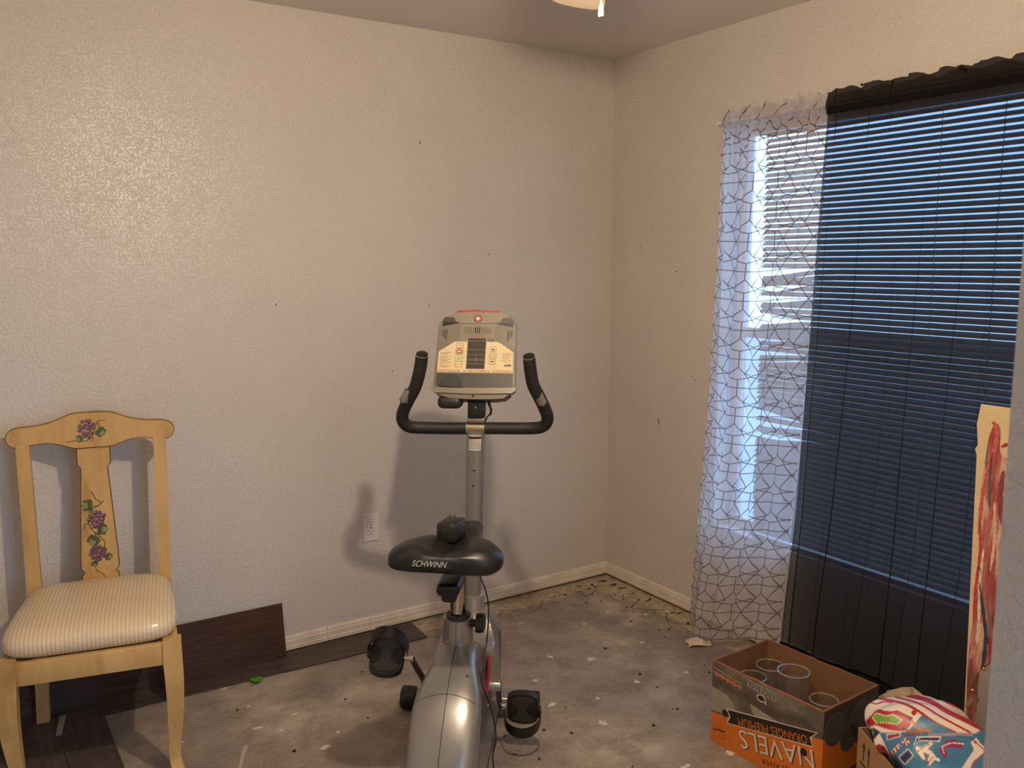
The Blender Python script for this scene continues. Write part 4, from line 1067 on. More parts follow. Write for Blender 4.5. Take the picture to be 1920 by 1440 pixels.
# tray, dark bottle holder, lip, underside
cp('tray', [(138, 915), (1076, 915), (1082, 1055), (1060, 1078), (905, 1084), (605, 1086), (300, 1084), (165, 1078), (140, 1055)], M_CON_D, 0.0004, 0.0016)
cp('holder_back', [(175, 1070), (190, 1020), (225, 970), (275, 940), (335, 930), (395, 945), (440, 985), (465, 1040), (470, 1084), (300, 1083)], mat('holder_charcoal', (36, 36, 38), 0.45), 0.0016, 0.0060)
lip = [(98, 1092), (140, 1100), (605, 1108), (1085, 1098), (1122, 1088), (1126, 1125), (1080, 1160), (605, 1172), (130, 1160), (92, 1128)]
cp('tray_lip', lip, M_CON_L, 0.0010, 0.016)
vs, fs = plate_geo([(150, 1160), (1060, 1160), (985, 1215), (860, 1228), (605, 1232), (330, 1222), (205, 1190)], con, -0.045, 0.010); make('console_underside', vs, fs, mat('taupe_underside', (104, 98, 88), 0.45), con_o)
hc = con(322, 1238, -0.022); box('bottle_holder', hc, (0.076, 0.062, 0.040), mat('holder_charcoal', (36, 36, 38), 0.45), con_o, 0.017, 4)
plate('underside_screw', circ(612, 1196, 14, 12), con, M_SLOT, con_o, 0.010, 0.0108)
# crank, red disc, pedals
BB = np.array([0.004, -0.373, 0.285])
red = lathe('crank_disc', [(0.074, 0.0), (0.078, 0.003), (0.074, 0.006), (0.03, 0.007)], M_RED, BK, 36, 'X', (0.092, BB[1], BB[2]+0.01))
lathe('axle_cap', [(0.017, -0.03), (0.017, 0.010), (0.0155, 0.016), (0.009, 0.019)], M_CHROME, BK, 20, 'X', (0.112, BB[1], BB[2]))
M_PED = mat('black_pedal_body', (30, 28, 28), 0.5); M_PEDG = mat('grey_pedal_tread', (62, 58, 55), 0.6); M_PAD = mat('brown_black_pad', (36, 31, 28), 0.75, bump=0.3, bscale=400)
def pedal(c, pitch_a, s, strap_dir, arm0, armx):
    """platform centred at c, its normal turned about the axle by pitch_a (0 = up)"""
    R = Matrix.Rotation(pitch_a, 3, 'X'); c = Vector(c)
    f = lambda a, b, o: c+R @ Vector((a, b, o))
    root = plate('pedal', [(a*1.0, b) for a, b in [tuple(p) for p in spline([(-.046, -.030), (-.040, -.046), (-.015, -.056), (.018, -.056), (.042, -.044), (.048, -.02), (.048, .02), (.044, .044), (.018, .056), (-.015, .056), (-.040, .046), (-.047, .030), (-.046, -.030)], 3)][:-1]], f, M_PED, BK, -0.012, 0.010)
    hour = spline([(-.034, -.034), (-.015, -.046), (.020, -.046), (.036, -.034), (.024, -.012), (.018, 0), (.024, .014), (.036, .034), (.020, .046), (-.015, .046), (-.034, .034), (-.022, .012), (-.018, 0), (-.022, -.012), (-.034, -.034)], 3)[:-1]
    plate('tread', [tuple(p) for p in hour], f, M_PEDG, root, 0.010, 0.0125)
    for dx in (-0.030, 0.030): plate('tread_pad', circ(dx, 0.0, 0.017, 18, 0.024), f, M_PAD, root, 0.010, 0.0130)
    # strap: loop across the foot
    n = 16; vs, fs = [], []
    for i in range(n+1):
        t = PI*i/n; x = -0.056*math.cos(t); h = -0.004+0.068*math.sin(t)**0.7
        lean = 0.018*math.sin(t)
        for w in (-0.019, 0.019):
            for th in (0, 0.003):
                vs.append(f(x*(1+th*9), strap_dir*(0.024+lean)+w*(0.75+0.25*math.sin(t)), h+th))
    for i in range(n):
        o = i*4
        for a, b in ((0, 1), (1, 3), (3, 2), (2, 0)): fs.append((o+a, o+b, o+4+b, o+4+a))
    auto_smooth(make('strap', vs, fs, M_BLACK, root), 50)
    ins = -s*0.050
    tube('spindle', [f(ins, 0, -0.001), f(ins-s*0.026, 0, -0.001)], 0.009, M_CHROME, root, 12)
    box('strap_buckle', f(s*0.052, strap_dir*0.012, 0.004), (0.010, 0.034, 0.022), M_PED, root, 0.003, rot=R)
    return f(ins-s*0.020, 0, -0.001)
rp = bloc(980, 1326, 2.712); lp = bloc(726, 1232, 2.488)
e1 = pedal((rp[0]+SH*rp[2], rp[1], rp[2]), math.radians(104), 1, -1, None, None)
e2 = pedal((lp[0]+SH*lp[2], lp[1], lp[2]), math.radians(38), -1, 1, None, None)
def arm(e, x0):
    b = Vector((x0, BB[1], BB[2])); e = Vector(e)
    tube('crank_arm', spline([b, b+(e-b)*0.15+Vector((0.002, 0, 0)), b+(e-b)*0.6, e], 4), [0.017]*3+[0.0125]*10, mat('bronze_chrome_crank', (150, 120, 108), 0.2, 0.9), BK, 12, sx=0.62)
arm(e1, 0.118); arm(e2, -0.100)

# ------------------------------------------------------------------ power adapter on the saddle, with its cord
ad = bloc(843, 1010, 2.345); adw = BO+RB*(ad[0]+SH*ad[2])+FB*ad[1]
r = sbvh.ray_cast(Vector((ad[0]+SH*ad[2], ad[1]+0.02, 1.2)), Vector((0, 0, -1)))
zt_ = r[0].z if r[0] is not None else 0.785
AD = tag(empty('power_adapter', (adw[0], adw[1], zt_-0.004), -HD-math.radians(14)), 'black plug-in power adapter with prongs up lying on the saddle', 'power adapter')
M_ADP = mat('black_adapter_plastic', (33, 30, 29), 0.42, var=0.1)
box('adapter_body', (0, 0.012, 0.0285), (0.053, 0.078, 0.047), M_ADP, AD, 0.004, 2)
box('adapter_lid', (0, 0.012, 0.0525), (0.047, 0.070, 0.004), M_ADP, AD, 0.0015, 1)
for dx in (-0.0065, 0.0065): box('prong', (dx, 0.022, 0.0635), (0.0016, 0.0062, 0.019), M_CHROME, AD)
make('adapter_print', *ribbon_geo([(-0.004, 0.040), (-0.009, 0.0405), (-0.011, 0.037), (-0.008, 0.0345), (-0.004, 0.035), (0.0, 0.040), (0.0005, 0.035)], 0.001, lambda a, b, o: (a, -0.0272-o, b), 0.0003), mat('faint_adapter_print', (96, 92, 88), 0.5), AD)
def adl(px, py, t):
    p = Dp(px, py, t)-np.array([adw[0], adw[1], zt_-0.004]); an = HD+math.radians(14); ca, sa = math.cos(an), math.sin(an)
    return (p[0]*ca-p[1]*sa, p[0]*sa+p[1]*ca, p[2])
cord = [adl(868, 976, 2.43), adl(880, 984, 2.44), adl(890, 1003, 2.43), adl(897, 1040, 2.44), adl(900, 1078, 2.45), adl(910, 1105, 2.44), adl(916, 1140, 2.42), adl(913, 1200, 2.38), adl(904, 1240, 2.36), adl(902, 1275, 2.34), adl(917, 1318, 2.36), adl(926, 1350, 2.40), adl(930, 1385, 2.42), adl(924, 1415, 2.44), adl(926, 1440, 2.45), adl(935, 1470, 2.44), adl(945, 1500, 2.50)]
tube('cord', spline(cord, 5), 0.0021, M_BLACK, AD, 6)

# ================================================================== ORANGE FRUIT BOX
BH = 0.27; BOXL = np.array([-0.686, -1.371]); e1v = np.array([0.022, -0.404]); LX = float(np.linalg.norm(e1v)); ba = math.atan2(e1v[1], e1v[0])+PI/2
WB = 0.272
OB = tag(empty('fruit_box', (BOXL[0], BOXL[1], 0.0), ba), 'open orange and grey fruit carton standing upside down with glassware inside', 'box')
# local: y = -s along the long printed side (s from the far corner), x = depth to the right, z up
M_KRAFT_IN = mat('brown_kraft_inside', (128, 88, 58), 0.8, var=0.06, scale=18); M_CUT = mat('orange_cut_edge', (178, 100, 58), 0.8)
M_ORANGE = mat('orange_print', (206, 112, 34), 0.55, var=0.05, scale=12)
k = NT('grey_photo_print'); v = k.coord(); sp_ = k.node('ShaderNodeSeparateXYZ'); k.link(v, sp_.inputs[0])
hz = k.math('ADD', sp_.outputs['Z'], k.math('MULTIPLY_ADD', k.noise(v, 14, 5, .6), 0.10, -0.05))
k.set(color=k.mix(k.ramp(k.noise(v, 9, 6, .65), [(0.42, (0, 0, 0, 1)), (0.55, (0.6, 0.6, 0.6, 1))]), k.ramp(hz, [(0.13, lin((92, 84, 74))), (0.17, lin((120, 112, 100))), (0.20, lin((84, 76, 68))), (0.235, lin((124, 116, 104)))]), lin((68, 60, 54))), rough=0.55); M_PHOTO = k.m
M_DGREY = mat('dark_grey_print', (62, 58, 58), 0.55, var=0.08); M_DGREY2 = mat('grey_circle_print', (78, 74, 76), 0.55, var=0.06); M_PALE = mat('pale_print', (214, 204, 188), 0.55, var=0.04); M_BLK = mat('black_print', (34, 28, 24), 0.55)
TH = 0.006
make('bottom_panel', *box_geo((WB/2, -LX/2, 0.004), (WB-2*TH, LX-2*TH, 0.006)), M_KRAFT_IN, OB)
def fl(s, z, o): return (-o, -s, z)          # long face looking towards the door
def fr(s, z, o): return (s, -LX-o, z)        # short face looking towards the doorway wall
def wob(n, a0, a1, z, seed, amp):            # torn, slightly wavy rim
    rnd = random.Random(seed); return [(a0+(a1-a0)*i/n, z+(rnd.uniform(-amp, amp) if 0 < i < n else 0)) for i in range(n+1)]
rimL = wob(14, LX, 0.0, BH, 3, 0.0016); rimR = wob(9, WB, 0.0, BH, 4, 0.0012)
plate('side_panel', [(0, 0.0005), (LX, 0.0005)]+rimL, fl, M_KRAFT_IN, OB, -TH, 0.0)
plate('side_panel', [(0, 0.0005), (LX, 0.0005)]+rimL, lambda s, z, o: (WB+o, -s, z), M_KRAFT_IN, OB, -TH, 0.0)
plate('end_panel', [(TH, 0.0005), (WB-TH, 0.0005)]+[(min(max(a, TH), WB-TH), z) for a, z in rimR], fr, M_KRAFT_IN, OB, -TH, 0.0)
plate('end_panel', [(TH, 0.0005), (WB-TH, 0.0005)]+[(min(max(a, TH), WB-TH), z) for a, z in rimR], lambda s, z, o: (s, o, z), M_KRAFT_IN, OB, -TH, 0.0)
# rim edge strip
A = Acc(); A.add(ribbon_geo(rimL, 0.0035, fl, 0.0006), M_CUT); A.build('cut_edge', OB)
A = Acc(); A.add(ribbon_geo(rimR, 0.0030, fr, 0.0006), M_CUT); A.build('cut_edge', OB)
bnd = [(0, 0.098), (0.06, 0.106), (0.25, 0.150), (LX, 0.186)]
lp_ = plate('printed_photo_area', bnd+[(a, z-0.002) for a, z in rimL], fl, M_PHOTO, OB, 0.0, 0.0005)
op_ = plate('printed_orange_area', [(0, 0.001), (LX, 0.001)]+list(reversed(bnd)), fl, M_ORANGE, OB, 0.0, 0.0005)
# pale misty hills in the photo print
plate('pale_hill', [(0.0, 0.182), (0.06, 0.178), (0.085, 0.160), (0.10, 0.135), (0.06, 0.112), (0.0, 0.102)], fl, mat('mist_print', (150, 142, 128), 0.55, var=0.12, scale=20), lp_, 0.0005, 0.0007)
plate('pale_hill', [(0.150, 0.186), (0.20, 0.180), (0.26, 0.172), (0.31, 0.180), (0.27, 0.162), (0.19, 0.150), (0.16, 0.160)], fl, mat('mist_print', (150, 142, 128), 0.55, var=0.12, scale=20), lp_, 0.0005, 0.0007)
ANG = math.atan2(0.067, 0.315)
def dr_(s0, z0): # frame turned by ANG + 180 deg, so lettering stands on its head
    return lambda a, b: (s0-a*math.cos(ANG)+b*math.sin(ANG), z0-a*math.sin(ANG)-b*math.cos(ANG))
bn = [(0.066, 0.131), (0.078, 0.110), (0.067, 0.088), (0.372, 0.152), (0.362, 0.174), (0.383, 0.197)]
def grow(P, d):
    c = np.mean(np.array(P), 0); return [tuple(np.array(p)+(np.array(p)-c)/np.linalg.norm(np.array(p)-c)*d) for p in P]
plate('banner_border', [(0.0615, 0.1335), (0.0735, 0.110), (0.0630, 0.0850), (0.374, 0.1485), (0.3665, 0.174), (0.3885, 0.2005)], fl, M_PALE, OB, 0.0005, 0.0008)
bno = plate('banner', bn, fl, M_BLK, OB, 0.0008, 0.0011)
def flt(body, s0, z0, w, h, ang, m, off, parent, name='box_lettering', sh=0.0): return make(name, *text_geo(body, fl, off, w, h, s0, z0, PI+ang, sh), m, parent)
flt('ORANGES PREMIUM', 0.352, 0.1755, 0.252, 0.025, ANG, M_ORANGE, 0.0013, bno)
flt('NAVELS', 0.372+0.004, 0.140, 0.268, 0.057, ANG, M_BLK, 0.0007, op_)
flt('NAVELS', 0.372, 0.1415, 0.268, 0.057, ANG, M_PALE, 0.0009, op_)
flt('KINGS RIVER', 0.345, 0.060, 0.150, 0.017, ANG*0.9, M_BLK, 0.0007, op_)
plate('name_plate', [(0.138, 0.238), (0.243, 0.231), (0.243, 0.256), (0.138, 0.262)], fl, mat('mist_print', (150, 142, 128), 0.55, var=0.12, scale=20), lp_, 0.0005, 0.0007)
flt('KINGS RIVER', 0.240, 0.2535, 0.098, 0.019, -0.06, M_BLK, 0.0010, lp_)
plate('leaf_emblem', [(0.172, 0.222), (0.182, 0.232), (0.196, 0.233), (0.206, 0.224), (0.211, 0.206), (0.200, 0.212), (0.190, 0.208), (0.178, 0.212)], fl, M_PALE, lp_, 0.0007, 0.0009)
plate('leaf_emblem', [(0.176, 0.221), (0.184, 0.229), (0.195, 0.230), (0.203, 0.222), (0.206, 0.212), (0.199, 0.216), (0.190, 0.212), (0.181, 0.215)], fl, M_BLK, lp_, 0.0009, 0.0011)
make('script_lettering', *ribbon_geo([(0.008+0.108*i/90, 0.231-0.0007*i/9+0.0055*math.sin(i*0.95)*(1+0.5*math.sin(i*0.31))) for i in range(91)], 0.0034, fl, 0.0008), mat('salmon_print', (196, 122, 88), 0.55), lp_)
plate('script_underline', line_poly([(0.006, 0.248), (0.05, 0.243), (0.112, 0.236)], 0.003)[0]+line_poly([(0.006, 0.248), (0.05, 0.243), (0.112, 0.236)], 0.003)[1][::-1], fl, mat('salmon_print', (196, 122, 88), 0.55), lp_, 0.0005, 0.0008)
A = Acc(); A.add(ribbon_geo([(0.020, 0.070), (0.030, 0.062), (0.034, 0.052), (0.050, 0.047)], 0.0018, fl, 0.0008), M_BLK); A.build('recycling_mark', op_)
A = Acc(); A.add(ribbon_geo([(0.036, 0.030), (0.044, 0.022), (0.058, 0.030), (0.052, 0.040)], 0.0018, fl, 0.0008), M_BLK); A.build('recycling_mark', op_)
for i_ in range(7): plate('recycling_tick', [(0.010+i_*0.007, 0.040+i_*0.0015), (0.015+i_*0.007, 0.041+i_*0.0015), (0.015+i_*0.007, 0.046+i_*0.0015), (0.010+i_*0.007, 0.045+i_*0.0015)], fl, M_BLK, op_, 0.0005, 0.0008)
for s_, z_ in ((0.056, 0.115), (0.345, 0.121)): plate('vent_hole', circ(s_, z_, 0.0115, 18), fl, M_BLK, OB, 0.0010, 0.0016)
# short face: dark photo with round fruit shapes above orange
plate('printed_dark_area', [(0.0, 0.185), (0.05, 0.17), (0.09, 0.155), (0.14, 0.130), (0.20, 0.115), (WB, 0.12), (WB, BH-0.002), (0, BH-0.002)], fr, M_DGREY, OB, 0.0, 0.0005)
plate('printed_orange_area', [(0.0, 0.001), (WB, 0.001), (WB, 0.12), (0.20, 0.115), (0.14, 0.130), (0.09, 0.155), (0.05, 0.17), (0.0, 0.185)], fr, M_ORANGE, OB, 0.0, 0.0005)
for cx, cz, r_ in ((0.055, 0.200, 0.048), (0.125, 0.152, 0.040), (0.185, 0.190, 0.056)):
    plate('fruit_outline', [(min(max(a, 0.001), WB-.001), min(b, BH-.003)) for a, b in circ(cx, cz, r_+0.002, 28)], fr, mat('grey_outline_print', (104, 98, 96), 0.5), OB, 0.0006, 0.0008)
    plate('fruit_shape', [(min(max(a, 0.001), WB-.001), min(b, BH-.003)) for a, b in circ(cx, cz, r_, 28)], fr, M_DGREY2, OB, 0.0008, 0.0010)
plate('barcode_patch', [(0.10, 0.02), (0.22, 0.02), (0.22, 0.055), (0.10, 0.05)], fr, M_BLK, OB, 0.0006, 0.0009)

# crumpled packing under the taller glasses
def crumple(name, c, sx, sy, sz, m, seed, parent=None, sub=3):
    bm = bmesh.new(); bmesh.ops.create_icosphere(bm, subdivisions=sub, radius=1.0); rnd = random.Random(seed)
    ph = [(rnd.uniform(2, 6), rnd.uniform(2, 6), rnd.uniform(2, 6), rnd.uniform(0, 6)) for _ in range(6)]
    for v in bm.verts:
        q = v.co.copy(); k_ = 1+sum(0.10*abs(math.sin(a*q.x+b*q.y+c_*q.z+d)) for a, b, c_, d in ph)-0.3
        v.co = Vector((q.x*sx*k_, q.y*sy*k_, max(-1, q.z*k_)*sz))
    zmin = min(v.co.z for v in bm.verts)
    for v in bm.verts: v.co += Vector((c[0], c[1], c[2]-zmin))
    return bmake(name, bm, m, parent)
c = np.array([BOXL[0], BOXL[1]])+np.array([math.cos(ba), math.sin(ba)])*0.150+np.array([math.sin(ba), -math.cos(ba)])*0.180
pk = crumple('packing_paper', (c[0], c[1], 0.0075), 0.052, 0.052, 0.062, M_KRAFT_IN, 5)
PKZ = max(v.co.z for v in pk.data.vertices)-0.002; tag(pk, 'crumpled brown packing paper under the glasses', 'paper')

# glassware in the box
M_CLEAR = thin_glass_material('clear_drinking_glass', 0.03, (0.97, 0.97, 0.96, 1), 0.08, 0.035)
def glass(name, px, py, ztop, r0, r1, h, label, cat, facets=0, group=None, base=0.0075):
    p = Zp(px, py, ztop); z0 = max(base, ztop-h)
    q_ = p[:2]-BOXL; lx = q_[0]*math.cos(ba)+q_[1]*math.sin(ba); ls = q_[0]*math.sin(ba)-q_[1]*math.cos(ba); mg = r1+0.014
    lx = min(max(lx, mg), WB-mg); ls = min(max(ls, mg), LX-mg)
    p = np.array([BOXL[0]+lx*math.cos(ba)+ls*math.sin(ba), BOXL[1]+lx*math.sin(ba)-ls*math.cos(ba), 0.0]); root = tag(empty(name, (p[0], p[1], z0)), label, cat, group)
    hh = ztop-z0; n = 14; P = []
    for i in range(n+1):
        t = i/n; P.append((r0+(r1-r0)*(t**0.8)+0.003*math.sin(PI*t), hh*t))
    inner = [(r-0.0028, max(0.010, z)) for r, z in P[1:]]
    prof_ = [(0.004, 0.0)]+P+inner[::-1]+[(0.004, 0.010)]
    mod = (lambda a, i: 1+0.028*abs(math.sin(facets*a/2))*(1 if 2 < i < 11 else 0)) if facets else None
    lathe('glass_body', prof_, M_CLEAR, root, 48, mod=mod, ang=25)
    vs, fs = [], []
    tube('glass_rim', [(r1*math.cos(2*PI*q/40), r1*math.sin(2*PI*q/40), hh) for q in range(41)], 0.0021, M_GLRIM, root, 6, caps=False)
    return root
M_GLRIM = thin_glass_material('glass_rim_painted_glint', 0.15, (0.95, 0.95, 0.95, 1), 0.1, 0.22)  # rim glint put into the colour as extra diffuse white
glass('drinking_glass', 1488, 1258, 0.262, 0.040, 0.048, 0.15, 'faceted clear tumbler standing tallest in the fruit box', 'glass', 12, base=PKZ)
glass('glass_vase', 1452, 1240, 0.215, 0.034, 0.044, 0.30, 'clear glass vase with a wide rim behind the faceted tumbler', 'vase')
for i_, (px, py) in enumerate(((1412, 1268), (1545, 1312))):
    glass('water_glass', px, py, 0.20, 0.034, 0.042, 0.19, 'plain clear water glass low in the fruit box', 'glass', group='plain glasses in the fruit box')
# ================================================================== CARDBOARD BOX WITH GIFT BAG
A0 = np.array([-0.622, -1.856]); d1 = np.array([-0.509, -0.861]); d2 = np.array([0.861, -0.509]); L1_, L2_, H2 = 0.36, 0.25, 0.25
CB = tag(empty('cardboard_box', (A0[0], A0[1], 0.0)), 'plain brown cardboard box with arrows printed, holding the gift bag', 'box')
M_KRAFT = mat('plain_kraft_board', (166, 130, 92), 0.8, var=0.05, scale=30)
def cbp(u, v, z): q = d1*u+d2*v; return (q[0], q[1], z)
plate('side_panel', [(0, 0.0005), (L1_, 0.0005), (L1_, H2), (0, H2)], lambda a, b, o: cbp(a, -o, b), M_KRAFT, CB, -0.004, 0)
plate('side_panel', [(0, 0.0005), (L1_, 0.0005), (L1_, H2), (0, H2)], lambda a, b, o: cbp(a, L2_+o, b), M_KRAFT, CB, -0.004, 0)
plate('end_panel', [(0.004, 0.0005), (L2_-.004, 0.0005), (L2_-.004, H2), (0.004, H2)], lambda a, b, o: cbp(-o, a, b), M_KRAFT, CB, -0.004, 0)
plate('end_panel', [(0.004, 0.0005), (L2_-.004, 0.0005), (L2_-.004, H2), (0.004, H2)], lambda a, b, o: cbp(L1_+o, a, b), M_KRAFT, CB, -0.004, 0)
plate('bottom_panel', [(0.004, 0.004), (L1_-.004, 0.004), (L1_-.004, L2_-.004), (0.004, L2_-.004)], lambda a, b, o: cbp(a, b, o), M_KRAFT, CB, 0.0005, 0.005)
sf = lambda a, b, o: cbp(a, -o, b)
for i_ in range(2):
    u0 = 0.040+i_*0.030
    plate('arrow_mark', [(u0-.0022, 0.175), (u0+.0022, 0.175), (u0+.0022, 0.212), (u0+.0085, 0.206), (u0, 0.228), (u0-.0085, 0.206), (u0-.0022, 0.212)], sf, M_BLK, CB, 0.0004, 0.0008)
plate('arrow_base', [(0.022, 0.160), (0.092, 0.160), (0.092, 0.1645), (0.022, 0.1645)], sf, M_BLK, CB, 0.0004, 0.0008)
# bag: puffy closed shape sitting in the box
cen = A0+d1*(L1_/2)+d2*(L2_/2)
vx = np.array([0.524, -0.852]); vf = np.array([0.852, 0.524])
BAGC = np.array([-0.592, -2.055])
GB = tag(empty('gift_bag', (BAGC[0], BAGC[1], 0.0055)), 'glossy white, red and blue printed gift bag stuffed in the cardboard box', 'bag')
def bag_surface():
    nu, nv = 440, 210; rnd = random.Random(11)
    ph = [(rnd.uniform(8, 26), rnd.uniform(8, 26), rnd.uniform(0, 6), rnd.uniform(.3, 1)) for _ in range(9)]
    vs, cols = [], []
    th_ = np.linspace(0, 2*PI, 6001); X_ = np.sign(np.cos(th_))*np.abs(np.cos(th_))**0.62; Y_ = np.sign(np.sin(th_))*np.abs(np.sin(th_))**0.62
    arc = np.concatenate([[0], np.cumsum(np.hypot(np.diff(X_), np.diff(Y_)))]); tg = np.linspace(0, arc[-1], nu+1)[:-1]
    SX_ = np.interp(tg, arc, X_); SY_ = np.interp(tg, arc, Y_)
    for j in range(nv+1):
        t = j/nv*3.0 if j/nv < 0.15 else 0.45+(j/nv-0.15)/0.85*0.55      # 0 bottom centre .. 1 top centre
        for i in range(nu):
            X = SX_[i]; Y = SY_[i]
            if t < 0.12: rr = t/0.12; z = 0.0
            elif t < 0.52: rr = 1.0; z = (t-0.12)/0.40*0.255
            else:
                q = (t-0.52)/0.48; rr = max(0.0, math.cos(q*PI/2))**0.9; z = 0.255+0.105*math.sin(q*PI/2)**0.8
            sc = 0.78+0.22*sm(0.15, 0.27, z)
            bx = X*0.158*rr*sc; by = Y*0.125*rr*sc*(0.86 if z < .245 else 1)
            # place in box axes while low, in bag axes above
            lo = d1*(by)*1.05*1.0+d2*(bx*0.62) if False else None
            p = d2*(bx*0.70)+d1*(by*1.25)
            zz = z
            if z > 0.2:
                k_ = sm(0.22, 0.30, z)
                zz += 0.010*k_*sum(w*math.sin(f1*p[0]*3+f2*p[1]*3+f3) for f1, f2, f3, w in ph)/2.2
                zz -= 0.035*k_*math.exp(-((p@vf+0.030)/0.022)**2)          # crease where the two sides meet
                p = p*(1+0.30*sm(0.245, 0.30, z)*(1 if True else 0))
            vs.append((p[0], p[1], max(0, zz)))
    fs = [(j*nu+i, j*nu+(i+1) % nu, (j+1)*nu+(i+1) % nu, (j+1)*nu+i) for j in range(nv) for i in range(nu)]
    return vs, fs
def inside(P, x, y):
    r = False; n = len(P); j = n-1
    for i in range(n):
        if ((P[i][1] > y) != (P[j][1] > y)) and (x < (P[j][0]-P[i][0])*(y-P[i][1])/(P[j][1]-P[i][1]+1e-12)+P[i][0]): r = not r
        j = i
    return r
def stripe(pts, w): L, R = line_poly([tuple(p) for p in spline(pts, 4)], w); return L+R[::-1]
C_W, C_R, C_B, C_N, C_G, C_T, C_M = [lin(c) for c in ((232, 218, 204), (176, 24, 44), (62, 120, 156), (44, 46, 92), (116, 158, 32), (178, 110, 66), (150, 34, 96))]
BAGP = []       # (polygon in close-up pixels, colour); later entries win
for pts, w in (([(180, 280), (250, 292), (340, 318), (430, 292), (540, 302)], 18), ([(330, 245), (560, 285), (720, 335), (860, 415), (1040, 540), (1300, 670)], 30), ([(560, 235), (800, 295), (950, 370), (1060, 440), (1200, 520), (1480, 670)], 24),
               ([(700, 205), (930, 265), (1050, 320), (1180, 405), (1400, 510), (1640, 630)], 56), ([(900, 190), (1110, 250), (1230, 320), (1700, 530)], 26), ([(1050, 170), (1280, 235), (1420, 295), (1750, 410)], 66), ([(1380, 175), (1560, 225), (1760, 310)], 26), ([(1560, 160), (1800, 240)], 60)):
    BAGP.append((stripe(pts, w), C_R))
BAGP += [([(215, 530), (330, 400), (370, 380), (460, 405), (600, 400), (690, 440), (780, 480), (740, 590), (660, 645), (540, 640), (400, 600), (330, 575), (260, 590)], C_R),
         ([(282, 482), (340, 422), (450, 455), (540, 438), (658, 512), (590, 572), (470, 550), (380, 545), (345, 562)], C_W), ([(294, 482), (342, 434), (450, 466), (538, 450), (640, 512), (588, 560), (470, 540), (380, 534), (345, 548)], C_G),
         (circ(790, 425, 32), C_R), ([(380, 665), (700, 655), (760, 600), (890, 450), (1050, 545), (1290, 665), (1530, 672), (1640, 610), (1800, 540), (1900, 1200), (640, 1200), (500, 960), (400, 740)], C_B),
         ([(205, 670), (300, 600), (390, 655), (270, 790)], C_N), ([(215, 720), (290, 640), (320, 660), (250, 740)], C_G), ([(280, 790), (385, 690), (440, 800), (640, 1200), (540, 1200), (310, 830)], C_W), ([(305, 830), (370, 800), (440, 830), (495, 940), (460, 970), (390, 890)], C_R),
         ([(458, 680), (640, 662), (628, 716), (466, 756)], C_W), ([(468, 692), (626, 674), (616, 706), (474, 744)], C_M), ([(680, 690), (820, 660), (790, 700), (690, 714)], C_M),
         (circ(690, 772, 46), C_R), ([(690, 772), (660, 735), (690, 726)], C_W), ([(690, 772), (735, 752), (736, 790)], C_W), ([(690, 772), (720, 810), (690, 818)], C_W), ([(690, 772), (648, 800), (645, 760)], C_W),
         ([(510, 890), (610, 790), (632, 830), (545, 935)], C_W), ([(530, 880), (548, 862), (566, 905), (552, 922)], C_R), ([(566, 846), (584, 828), (600, 868), (584, 886)], C_R), ([(598, 812), (610, 800), (626, 836), (614, 850)], C_R),
         ([(602, 960), (720, 850), (790, 938), (682, 1052)], C_W), ([(616, 962), (720, 866), (776, 938), (682, 1036)], C_N),
         ([(788, 815), (822, 708), (1120, 708), (1098, 775), (880, 765)], C_W), ([(802, 800), (834, 722), (1104, 722), (1088, 760), (870, 755)], C_N), ([(830, 765), (850, 722), (870, 722), (845, 765)], C_W),
         ([(805, 835), (840, 820), (860, 850), (960, 800), (975, 775), (1030, 790), (960, 860), (1010, 890), (1060, 960), (1110, 985), (1090, 1015), (1040, 990), (990, 1050), (960, 1060), (945, 1000), (980, 930), (900, 900), (930, 980), (900, 990), (830, 900)], C_W),
         (stripe([(840, 885), (890, 850), (980, 800)], 10), C_R), (stripe([(930, 900), (940, 940), (960, 1030)], 10), C_R), (stripe([(960, 1035), (1000, 980), (1030, 945)], 10), C_R), (circ(842, 885, 14), C_R), (circ(960, 1034, 14), C_R),
         ([(1095, 860), (1190, 745), (1300, 745), (1310, 780), (1400, 790), (1360, 850), (1200, 840), (1160, 860), (1195, 920), (1170, 975), (1120, 930)], C_M), (stripe([(1120, 840), (1230, 790), (1400, 800)], 14), C_W), (stripe([(1130, 830), (1150, 910)], 10), C_W),
         ([(1475, 780), (1540, 722), (1650, 860), (1640, 900), (1500, 1010), (1420, 1200), (1290, 1200), (1510, 872)], C_W), (stripe([(1530, 780), (1610, 850), (1660, 890)], 12), C_R), (circ(1528, 778, 18), C_R), (stripe([(1640, 900), (1520, 1020), (1430, 1180)], 12), C_R),
         (stripe([(745, 510), (790, 560), (830, 610), (900, 630), (1000, 650)], 40), C_T), (stripe([(670, 620), (720, 640), (800, 655), (900, 660)], 30), C_T), (circ(745, 505, 18), C_N), (circ(668, 615, 18), C_N), (stripe([(960, 690), (1150, 690), (1300, 680), (1500, 690)], 34), lin((170, 150, 160)))]
vs, fs = bag_surface()
bago = make('bag_body', vs, fs, attribute_material('printed_gift_bag_film', 0.38, 0.25), GB, True)
ca_ = bago.data.color_attributes.new('print', 'FLOAT_COLOR', 'POINT')
bbx = [(min(p[0] for p in P), min(p[1] for p in P), max(p[0] for p in P), max(p[1] for p in P)) for P, _ in BAGP]
buf = []
